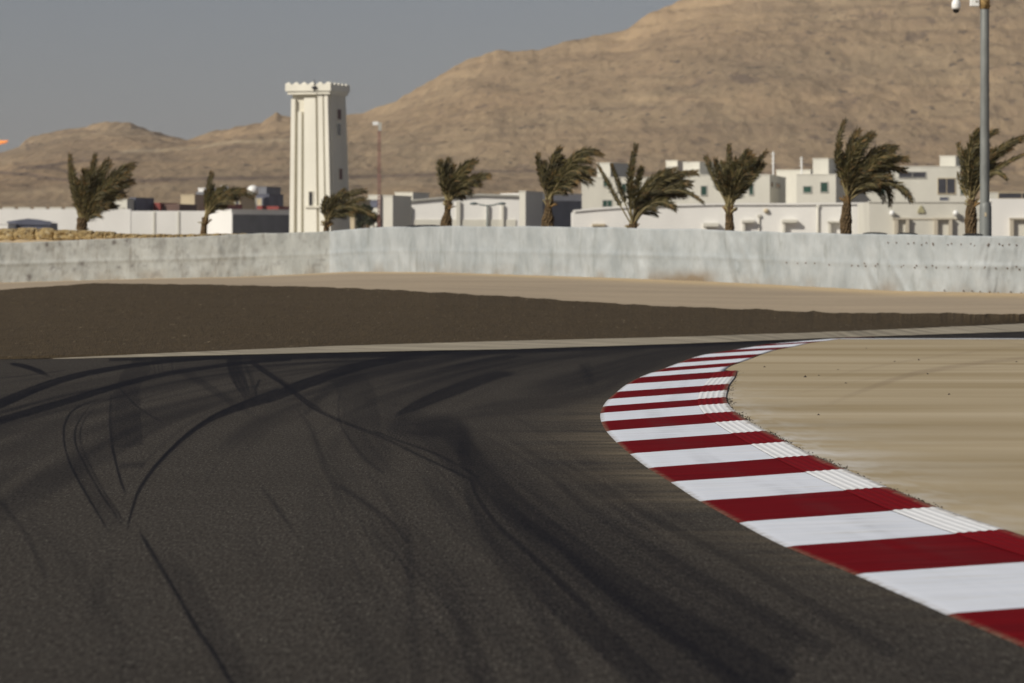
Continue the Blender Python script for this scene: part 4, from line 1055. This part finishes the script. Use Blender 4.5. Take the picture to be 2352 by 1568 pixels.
    mb = MB(); X_ = -W+ (728-665)*s/cp
    mb.tube([(X_, -1.05, zz(212)), (X_, -1.05, zz(183))], .06, 6); mb.tube([(X_-.3, -1.05, zz(201)), (X_+.3, -1.05, zz(201))], .16, 6)
    mb.build('antenna', M_DARK, root)
build_tower()

# ---- left perimeter wall and what stands behind it
def long_wall(name, label, xa, xb, yt, Z, mat, cren=0, cat='wall', th=1.0, ydrop=0):
    s = Z/F; X0, _, zt = P(xa, yt, Z); X1 = (xb-CX)*s; g = 1.6
    root = empty(name, (X0, Z, g)); tag(root, label, cat)
    mb = MB(); mb.box(0, X1-X0, 0, th, 0, zt-g); mb.build('wall', mat, root)
    return root, s, g, X0
r_, s_, g_, x_ = long_wall('perimeter_wall', 'long white perimeter wall at far left with notched top, behind the boulders', -320, 300, 480, 520, M_WALLW)
for k in range(17):
    a = k*36-318
    mb = MB(); s = 520/F; mb.box((a+320)*s, (a+320+27)*s, 0, 1.0, 520*(600-480)/F+EYE-1.6, 520*(600-475.5)/F+EYE-1.6); mb.build('merlon', M_WALLC, r_)
r2, s_, g_, x_ = long_wall('perimeter_wall', 'white perimeter wall between the leftmost palm and the tower', 300.6, 533, 484, 525, M_WALLW)
s = 525/F
for a in (352, 408, 470, 500):
    mb = MB(); mb.box((a-300.6)*s, (a-300.6)*s+.25, -.12, 0, 0, 525*(600-484)/F+EYE-1.6-.1); mb.build('pilaster', M_WALLC, r2)
for a, b in ((232+80, 478), (386, 482), (451, 484)):
    pass
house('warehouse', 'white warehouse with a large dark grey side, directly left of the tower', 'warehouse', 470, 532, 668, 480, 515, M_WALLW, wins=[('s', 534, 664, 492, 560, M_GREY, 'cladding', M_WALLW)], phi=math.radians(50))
def gable_shed():
    Z = 430; s = Z/F; X0, _, _ = P(20, 600, Z); g = 1.6; zz = lambda y: EYE-(y-HY)*s-g
    root = empty('shed', (X0, Z, g)); tag(root, 'small shed with a low dark blue-grey gabled end at far left', 'shed')
    W = 93*s
    mb = MB(); mb.box(0, W, .15, 8, 0, zz(511)); mb.build('wall', M_BLUEG, root)
    mb = MB(); a, b, c = (-.2, zz(508)), (W*.48, zz(501.5)), (W+.2, zz(509.5))
    mb.face([(a[0], 0, a[1]-.35), (c[0], 0, c[1]-.35), (c[0], 0, c[1]), (b[0], 0, b[1]), (a[0], 0, a[1])])
    mb.face([(a[0], 0, a[1]), (b[0], 0, b[1]), (b[0], 8, b[1]), (a[0], 8, a[1])]); mb.face([(b[0], 0, b[1]), (c[0], 0, c[1]), (c[0], 8, c[1]), (b[0], 8, b[1])])
    mb.build('roof', M_BLUEG, root)
gable_shed()
house('hut', 'tiny white hut at the far left edge beside the blue-grey shed', 'hut', -60, 18, 19, 512, 425, M_WALLW, phi=math.radians(3))
house('outbuilding', 'cream flat-roofed outbuilding right of the leftmost palm', 'building', 236, 292, 296, 456, 560, M_WALLC, wins=[('f', 243, 270, 470, 479, M_BLUEG)])
house('grey_shed', 'narrow blue-grey shed beside the cream outbuilding', 'shed', 297, 312, 315, 453, 562, M_BLUEG)
for (a, b, yt, mt, lab, nm, ct) in ((316, 332, 466, M_BROWN, 'brown container showing over the wall right of the narrow shed', 'container', 'container'),
    (352, 368, 463, M_REDB, 'bright red container showing over the white wall', 'container', 'container'),
    (369, 412, 466, M_BROWN, 'long dark brown container showing over the white wall', 'container', 'container')):
    house(nm, lab, ct, a, b, b+2, yt, 566, mt, roof=False)
house('outbuilding', 'tan outbuilding behind the wall left of the small thin palm', 'building', 414, 447, 450, 446, 600, M_WALLT)
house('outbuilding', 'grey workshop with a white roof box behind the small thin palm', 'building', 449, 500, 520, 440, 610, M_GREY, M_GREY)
house('roof_box', 'white box rising above the grey workshop', 'box', 455, 470, 472, 431, 612, M_WALLW)
house('outbuilding', 'cream block with dark stripes behind the warehouse roof', 'building', 525, 552, 556, 446, 640, M_WALLT, wins=[('f', 530, 536, 455, 470, M_DARK), ('f', 542, 548, 455, 470, M_DARK)])
house('plant_building', 'dark blue-grey plant building close to the left side of the tower', 'building', 562, 618, 640, 445, 650, M_BLUEG, roof=True, wins=[('f', 570, 580, 452, 462, M_PANEB), ('f', 590, 600, 456, 470, M_WALLT)])
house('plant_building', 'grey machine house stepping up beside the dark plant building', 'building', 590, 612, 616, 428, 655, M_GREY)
for k, (a, lab) in enumerate(((515, 'white round tank above the wall left of the grey workshop end'), (581, 'white round tank on top of the dark plant building'))):
    Z = 648; s = Z/F; X, Y, z = P(a, 445, Z); mb = MB()
    mb.lathe((0, 0, 0), [(.01, 0), (.9, 0), (.9, 1.1), (.6, 1.45), (.01, 1.6)], 14)
    X, Y, z = P(a, 447, Z)
    root = mb.build('water_tank', M_WPLAST); root.location = (X, Y, z); 
    # stand down to the ground
    leg = MB(); leg.box(-.5, .5, -.5, .5, -(z-2.0), 0); leg.build('stand', M_WALLC, root); tag(root, lab, 'tank')
for k, (a, b, yt, lab) in enumerate(((590, 602, 470, 'red van roof showing above the warehouse coping near the tower'), (612, 640, 471, 'long red trailer showing above the warehouse coping near the tower'), (500, 520, 466, 'red trailer behind the small thin palm'))):
    house('trailer', lab, 'trailer', a, b, b+2, yt, 600, M_REDB, roof=False)
house('sand_hut', 'small yellowish hut just right of the tower', 'hut', 800, 814, 817, 456, 560, M_WALLT)
house('outbuilding', 'low beige building with a dark blue band behind the red and white mast', 'building', 822, 872, 880, 455, 590, M_WALLC, wins=[('f', 828, 868, 461, 474, M_BLUEG, 'shutter', M_BLUEG)])
house('outbuilding', 'small pale box building left of the mast, above the dark trees', 'building', 846, 874, 878, 447, 620, M_WALLC)
def bush(x, y, wpx, hpx, Z, label, seed):
    rr = random.Random(seed); s = Z/F; X, Y, z = P(x, y, Z); g = 1.8
    root = empty('tree', (X, Y, g)); tag(root, label, 'tree', 'dark trees right of the tower')
    mb = MB(); mb.tube([(0, 0, 0), (.1, 0, (z-g)*.5), (0, 0, z-g)], [.2, .14, .06], 7); mb.build('trunk', M_TRUNK, root)
    mb = MB()
    cl = [(rr.uniform(-.8, .8), rr.uniform(-.6, .6), rr.uniform(-.7, .7), rr.uniform(.35, .6)) for _ in range(9)]
    for k in range(900):
        c = cl[rr.randrange(9)]; d = Vector((rr.gauss(0, 1), rr.gauss(0, 1), rr.gauss(0, 1))).normalized()*rr.random()**.4*c[3]
        p = Vector(((c[0]+d.x)*wpx*s*.5, (c[1]+d.y)*wpx*s*.5, z-g+(c[2]+d.z)*hpx*s*.5)); r = rr.uniform(.1, .2)
        u = Vector((rr.uniform(-1, 1), rr.uniform(-1, 1), rr.uniform(-1, 1))).normalized(); v = u.cross(Vector((rr.uniform(-1, 1), rr.uniform(-1, 1), 1))).normalized()
        mb.face([p-u*r, p+v*r*.6, p+u*r, p-v*r*.6])
    mb.build('crown', M_BUSH, root)
bush(832, 502, 34, 46, 480, 'dusty dark green tree touching the foot of the tower', 1)
bush(858, 505, 34, 50, 470, 'dark green tree standing left of the cream gate pillar', 2)
bush(843, 482, 30, 26, 500, 'small greyish tree top between the two darker trees', 3)

# ---- gabled hall
def hall():
    Z = 470; s = Z/F; X0, _, _ = P(917, 600, Z); g = 1.6; zz = lambda y: EYE-(y-HY)*s-g
    root = empty('hall', (X0, Z, g)); tag(root, 'white hall with a low pitched roof behind the onion-footed palm', 'building')
    W = (1196-917)*s; pk = (1100-917)*s
    zl, zp, zr_ = zz(466), zz(449), zz(452)
    mb = MB(); D = 22
    pf = [(0, 0, 0), (W, 0, 0), (W, 0, zr_), (pk, 0, zp), (0, 0, zl)]; pb = [(x, D, z) for x, y, z in pf]
    mb.face(pf); mb.face(pb[::-1])
    for i in range(5): j = (i+1) % 5; mb.face([pf[j], pf[i], pb[i], pb[j]])
    mb.build('wall', M_WALLW, root)
    mb = MB()
    for (a, za, b, zb) in ((-.4, zl+.02, pk, zp+.02), (pk, zp+.02, W, zr_+.02)):
        mb.face([(a, -.35, za), (b, -.35, zb), (b, D, zb), (a, D, za)]); mb.face([(a, -.35, za-.0), (a, -.35, za+.22), (b, -.35, zb+.22), (b, -.35, zb)][::1])
        mb.face([(a, -.35, za+.22), (b, -.35, zb+.22), (b, D, zb+.22), (a, D, za+.22)])
    mb.build('roof', M_FRAME, root)
    for (a, b, yt) in ((938, 945, 474), (1048, 1057, 462), (1117, 1122, 470), (1152, 1157, 470)):  # left strips: pillar shadows built as darker boxes; right strips: poles
        mb = MB(); mb.box((a-917)*s, (b-917)*s, -.35, 0, 0, zz(yt)); mb.build('shadow_pole_strip', M_WALLC, root)
    mb = MB(); mb.box((952-917)*s, (1185-917)*s, -.12, 0, 0, zz(504)); mb.build('plinth', M_WALLC, root)
hall()
house('gate_pillar', 'broad cream gate pillar at the left end of the white hall', 'pillar', 880, 902, 909, 448, 460, M_WALLC)
house('gate_pillar', 'cream pillar between the white hall and the dark grey wall panel', 'pillar', 1193, 1207, 1211, 438, 458, M_WALLC)
house('roof_box', 'yellowish plant box sticking up over the left end of the hall roof', 'box', 907, 948, 953, 441, 520, M_TOWER)
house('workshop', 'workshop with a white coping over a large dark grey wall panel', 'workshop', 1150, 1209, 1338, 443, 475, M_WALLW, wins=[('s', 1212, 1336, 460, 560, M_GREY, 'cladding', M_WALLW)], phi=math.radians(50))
def dbl_lamp():
    Z = 400; s = Z/F; X0, _, _ = P(1119, 600, Z); g = 1.8; zz = lambda y: EYE-(y-HY)*s-g
    root = empty('street_lamp', (X0, Z, g)); tag(root, 'street lamp with two curved grey arms in front of the white hall', 'street lamp')
    mb = MB(); mb.tube([(0, 0, 0), (0, 0, zz(470))], [.12, .07], 8); mb.build('post', M_LAMPG, root)
    mb = MB(); mb.tube([(-26*s, 0, zz(467)), (-10*s, 0, zz(471)), (0, 0, zz(471.5)), (14*s, 0, zz(471)), (30*s, 0, zz(466))], .07, 6); mb.build('arm', M_LAMPG, root)
    for q in (-31, 34):
        mb = MB(); mb.lathe((q*s, 0, zz(467)), [(.01, .15), (.3, .1), (.42, 0), (.35, -.12), (.01, -.16)], 12); mb.build('lamp_head', M_LAMPG, root)
dbl_lamp()
def mast():
    Z = 450; s = Z/F; X0, _, _ = P(871, 600, Z); g = 1.7; zz = lambda y: EYE-(y-HY)*s-g
    root = empty('floodlight_mast', (X0, Z, g)); tag(root, 'thin faded red mast with a white lamp box, right of the tower', 'mast')
    H = zz(300)
    for i in range(6):
        mb = MB(); z0, z1 = H*i/6, H*(i+1)/6
        for (u, v) in ((-.14, -.14), (.14, -.14), (.14, .14), (-.14, .14)): mb.tube([(u, v, z0), (u, v, z1)], .035, 4)
        n = 6
        for k in range(n):
            a, b = z0+(z1-z0)*k/n, z0+(z1-z0)*(k+1)/n
            mb.tube([(-.14, -.14, a), (.14, -.14, b)], .03, 4); mb.tube([(.14, -.14, a), (-.14, .14, b)], .03, 4)
        mb.build('mast_section', M_MASTR, root)
    mb = MB(); mb.tube([(0, 0, H), (0, 0, zz(282))], .12, 6); mb.build('pole_top', M_FRAME, root)
    mb = MB(); mb.box(-.75, -.1, -.2, .2, zz(287), zz(279)); mb.build('lamp_box', M_WPLAST, root)
    mb = MB(); mb.box(-.1, .28, -.18, .18, zz(300), zz(281)); mb.build('equipment_box', M_FRAME, root)
mast()

# ---- right-hand compound wall and apartment blocks
def compound():
    Z = 430; s = Z/F
    pts = [(1316, 486), (1370, 481), (1423, 477.5), (1550, 472.5), (1651, 470), (1833, 470), (1996, 468)]
    X0, _, _ = P(1316, 600, Z); g = 1.6; zz = lambda y: EYE-(y-HY)*s-g
    root = empty('warehouse', (X0, Z, g)); tag(root, 'long low white warehouse running behind the palms at right', 'warehouse')
    mb = MB(); D = 14
    top = [((x-1316)*s, zz(y)) for x, y in pts]; W = top[-1][0]
    poly = [(W, 0, 0)]+[(a, 0, z) for a, z in top[::-1]]+[(0, 0, 0)]
    mb.face(poly[::-1]); mb.face([(x, D, z) for x, y, z in poly])
    for (a, za), (b, zb) in zip(top[:-1], top[1:]): mb.face([(a, 0, za), (b, 0, zb), (b, D, zb), (a, D, za)])
    mb.face([(0, D, 0), (0, 0, 0), (0, 0, top[0][1]), (0, D, top[0][1])]); mb.face([(W, 0, 0), (W, D, 0), (W, D, top[-1][1]), (W, 0, top[-1][1])])
    mb.build('wall', M_WALLW, root)
    mb = MB()
    for (a, za), (b, zb) in zip(top[:-1], top[1:]): mb.face([(a, -.2, za+.18), (b, -.2, zb+.18), (b, 1.2, zb+.20), (a, 1.2, za+.20)]); mb.face([(a, -.2, za-.02), (b, -.2, zb-.02), (b, -.2, zb+.18), (a, -.2, za+.18)])
    mb.build('parapet', M_WALLW, root)
    for x, y0 in ((1668, 474), (1743, 492), (1878, 470)):
        mb = MB(); mb.tube([((x-1316)*s, -.14, 0), ((x-1316)*s, -.14, zz(y0))], .07 if x != 1878 else .13, 6); mb.box((x-1316)*s-.18, (x-1316)*s+.18, -.25, -.02, zz(y0+6), zz(y0)); mb.build('downpipe', M_WALLC, root)
    for (a, b, y0, y1, mt) in ((1703, 1732, 505, 511, M_WALLC), (1795, 1830, 504, 511, M_WALLC), (1360, 1390, 514, 519, M_WALLT), (1615, 1650, 512, 520, M_WALLC), (1900, 1935, 507, 511, M_WALLC)):
        mb = MB(); mb.box((a-1316)*s, (b-1316)*s, -.7, 0, zz(y1), zz(y0)); c = mb.build('canopy', mt, root)
        mb = MB(); mb.box((a-1316)*s+.1, (a-1316)*s+.35, -.55, -.02, 0, zz(y1)); mb.build('canopy_post', mt, c)
    mb = MB(); mb.lathe(((1760-1316)*s, -.1, zz(484)), [(.01, .25), (.22, .2), (.3, 0), (.2, -.2), (.01, -.25)], 10); mb.build('wall_lamp', M_WALLT, root)
compound()
def compound2():
    Z = 415; s = Z/F; X0, _, _ = P(1996.5, 600, Z); g = 1.6; zz = lambda y: EYE-(y-HY)*s-g
    root = empty('compound_building', (X0, Z, g)); tag(root, 'low cream building with framed doorways behind the camera pole', 'building')
    W = (2420-1996.5)*s; L2 = (2275-1996.5)*s
    mb = MB(); mb.box(0, L2, 0, 14, 0, zz(463)); mb.build('wall', M_WALLC, root)
    mb = MB(); mb.box(L2, W+30, .0, 14, 0, zz(456)); mb.build('wall', M_WALLW, root)
    mb = MB(); mb.box(-.1, L2, -.1, .4, zz(464.8), zz(461.5)); mb.build('parapet', M_WALLC, root)
    for (a, b, yt) in ((2056, 2085, 500), (2147, 2184, 500), (2321, 2362, 500)):
        q0, q1 = (a-1996.5)*s, (b-1996.5)*s
        mb = MB(); mb.box(q0-.15, q1+.15, -.55, 0, zz(yt+4), zz(yt)); mb.box(q0-.1, q0+.28, -.5, 0, 0, zz(yt+4)); mb.box(q1-.25, q1+.1, -.5, 0, 0, zz(yt+4)); dd = mb.build('doorway', M_WALLP, root)
        mb = MB(); mb.box(q0+.3, q1-.27, -.06, .0, 0, zz(yt+5)); mb.build('door_leaf', M_WALLC, dd)
    mb = MB(); mb.box((2050-1996.5)*s, (2260-1996.5)*s, -.09, 0, zz(504), zz(501)); mb.build('string_course', M_WALLP, root)
    cx_ = (2115.5-1996.5)*s; mb = MB()
    for (hw_, y0, y1) in ((8, 489, 483), (6, 483, 478), (3, 478, 472.5)): mb.box(cx_-hw_*s, cx_+hw_*s, -.15, 0, zz(y0), zz(y1))
    mb.build('stepped_ornament', simple('olive_stone', (0.40, 0.37, 0.22), .9), root)
    for x in (2048, 2194):
        q = (x-1996.5)*s; mb = MB(); mb.lathe((q, -.45, zz(490)), [(.01, .35), (.25, .25), (.32, 0), (.22, -.25), (.01, -.3)], 12); l = mb.build('wall_lamp', M_WPLAST, root)
        mb = MB(); mb.box(q-.05, q+.05, -.4, 0, zz(484), zz(483)); mb.build('lamp_bracket', M_FRAME, l)
compound2()
house('apartment_block', 'white flat-roofed block behind the palm with bare stalks', 'building', 1336, 1530, 1535, 406, 560, M_WALLC, wins=[('f', 1385, 1405, 460, 474, M_PANEG), ('f', 1387, 1400, 414, 427, M_PANEG), ('f', 1428, 1438, 422, 440, M_PANEG), ('f', 1500, 1512, 430, 448, M_PANEG)], phi=math.radians(4))
house('stair_tower', 'white stair tower with a grey side above the leftmost apartment block', 'stair tower', 1372, 1402, 1447, 373, 572, M_WALLC, phi=math.radians(25))
house('roof_box', 'small cream box rising behind the block roofs, between two stair towers', 'box', 1530, 1556, 1560, 368, 640, M_TOWER)
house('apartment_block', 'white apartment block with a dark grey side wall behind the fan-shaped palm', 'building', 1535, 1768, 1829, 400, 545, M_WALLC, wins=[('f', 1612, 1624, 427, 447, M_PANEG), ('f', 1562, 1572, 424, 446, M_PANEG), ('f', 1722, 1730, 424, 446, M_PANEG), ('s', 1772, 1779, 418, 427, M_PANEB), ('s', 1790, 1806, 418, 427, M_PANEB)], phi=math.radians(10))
house('stair_tower', 'white stair tower with a long grey side behind the fan-shaped palm', 'stair tower', 1570, 1607, 1760, 371, 560, M_WALLC, phi=math.radians(35))
house('apartment_block', 'white block with two green windows left of the tallest palm', 'building', 1831, 1920, 1975, 399, 540, M_WALLC, wins=[('f', 1847, 1864, 428, 441, M_PANEG), ('f', 1886, 1901, 419, 440, M_PANEG)], phi=math.radians(12))
house('stair_tower', 'white stair tower with a short grey side left of the tallest palm', 'stair tower', 1868, 1903, 1925, 363, 548, M_WALLC)
house('roof_box', 'low row of rooftop units between two stair towers', 'box', 1785, 1862, 1866, 389, 590, M_TOWER)
house('apartment_block', 'cream block with a dark roof opening and pergola right of the tallest palm', 'building', 1945, 2230, 2262, 381, 550, M_WALLC, wins=[('f', 2067, 2127, 395, 407, M_DARK), ('f', 2156, 2194, 410, 444, M_DARK, 'pergola', M_WALLT), ('f', 2207, 2216, 425, 445, M_PANEG), ('f', 2160, 2178, 453, 460, M_BLUEG), ('f', 2020, 2034, 428, 446, M_PANEG)], phi=math.radians(6))
house('stair_tower', 'white stair tower behind the palm next to the grey camera pole', 'stair tower', 2160, 2195, 2210, 357, 560, M_WALLC)
house('terrace_block', 'low block with a dark slatted terrace at the far right edge', 'building', 2275, 2420, 2430, 441, 520, M_WALLC, wins=[('f', 2295, 2400, 443, 455, M_DARK, 'slatted_screen', M_WALLT)], phi=math.radians(3))
for (x, yt, yb, lab) in ((1776, 348, 400, 'thin white aerial above the roof left of the grey side wall'), (1841, 360, 400, 'thin white aerial left of the stair tower by the tallest palm')):
    Z = 555; X, Y, z = P(x, yb, Z); s = Z/F
    mb = MB(); mb.tube([(0, 0, -(z-2)), (0, 0, (yb-yt)*s)], .10, 6)
    for k in (.5, .7, .9): mb.tube([(-.35, 0, (yb-yt)*s*k), (.35, 0, (yb-yt)*s*k)], .03, 4)
    o = mb.build('aerial', M_WPLAST); o.location = (X, Y, z); tag(o, lab, 'aerial')

# ---- gas flare on the far left
def flare():
    Z = 2700; s = Z/F; X, Y, z = P(-14, 340, Z); root = empty('gas_flare', (X, Y, 0))
    tag(root, 'orange gas flame blown to the right above the hill at the far left edge', 'gas flare')
    mb = MB(); mb.tube([(0, 0, 0), (0, 0, z)], [1.6, .9], 8); mb.build('stack', M_BROWN, root)
    mb = MB(); pts = []; rad = []
    for i in range(13):
        t = i/12; pts.append((t*33*s, 0, z+t*22*s+1.2*math.sin(t*5))); rad.append((math.sin(math.pi*(t*.92+.05))**.8*4.6+.2*math.sin(t*17))*s*.95)
    mb.tube(pts, rad, 10); mb.build('flame', M_FLAME, root)
flare()

# ---- crumbs of rubber and grit along the kerb
def debris():
    mb = MB(); rr = random.Random(3)
    def crumb(x, y, z, r):
        b = len(mb.v)
        for d in ((1, 0, 0), (0, 1, 0), (-1, 0, 0), (0, -1, 0), (0, 0, 1)):
            mb.v.append((x+d[0]*r*rr.uniform(.6, 1.3), y+d[1]*r*rr.uniform(.6, 1.3), z+d[2]*r*rr.uniform(.5, 1.3)))
        for f in ((0, 1, 4), (1, 2, 4), (2, 3, 4), (3, 0, 4)): mb.f.append(tuple(b+i for i in f)); mb.m.append(0); mb.sm.append(False)
    for i in range(len(RN)-60):
        p = RN[i]; q = RN[i+1]
        dn = (1.0 if (i // 10) % 2 == 0 else .22)*(.3+1.4*mnoise.noise(Vector((i*.23, 0, 0)))**2)
        for k in range(int(40*dn) if i > 24 else 2):
            t = rr.random(); off = abs(rr.gauss(0, .03))
            crumb(p[0]+(q[0]-p[0])*t+off+.004, p[1]+(q[1]-p[1])*t, .050, rr.uniform(.002, .009))
    for (a, b) in ((1756, 843), (1925, 849), (2055, 830), (2110, 827), (1880, 862), (2335, 831), (1850, 866), (1942, 880), (2130, 859), (2180, 906), (1880, 953), (1990, 800)):
        Z = ZG(b, .05); crumb((a-CX)/F*Z, Z, .050, rr.uniform(.014, .022))
    o = mb.build('rubber_crumbs', simple('dark_grit', (0.05, 0.04, 0.03), .9, .3, 20))
    tag(o, 'dark rubber crumbs and grit along the back of the kerb', 'debris', kind='stuff')
    o['category'] = 'debris'
debris()

# ---- dusty air
def haze():
    m = bpy.data.materials.new('haze'); m.use_nodes = True; t = m.node_tree; t.nodes.clear()
    o = t.nodes.new('ShaderNodeOutputMaterial'); v = t.nodes.new('ShaderNodeVolumePrincipled')
    v.inputs['Color'].default_value = (0.80, 0.80, 0.82, 1); v.inputs['Density'].default_value = 0.00007
    v.inputs['Anisotropy'].default_value = 0.0
    t.links.new(v.outputs[0], o.inputs['Volume'])
    mb = MB(); mb.box(-10000, 12500, -700, 13000, -5, 190)
    h = mb.build('haze', m); tag(h, kind='stuff'); h['label'] = 'thin dusty air over the whole plain'
haze()
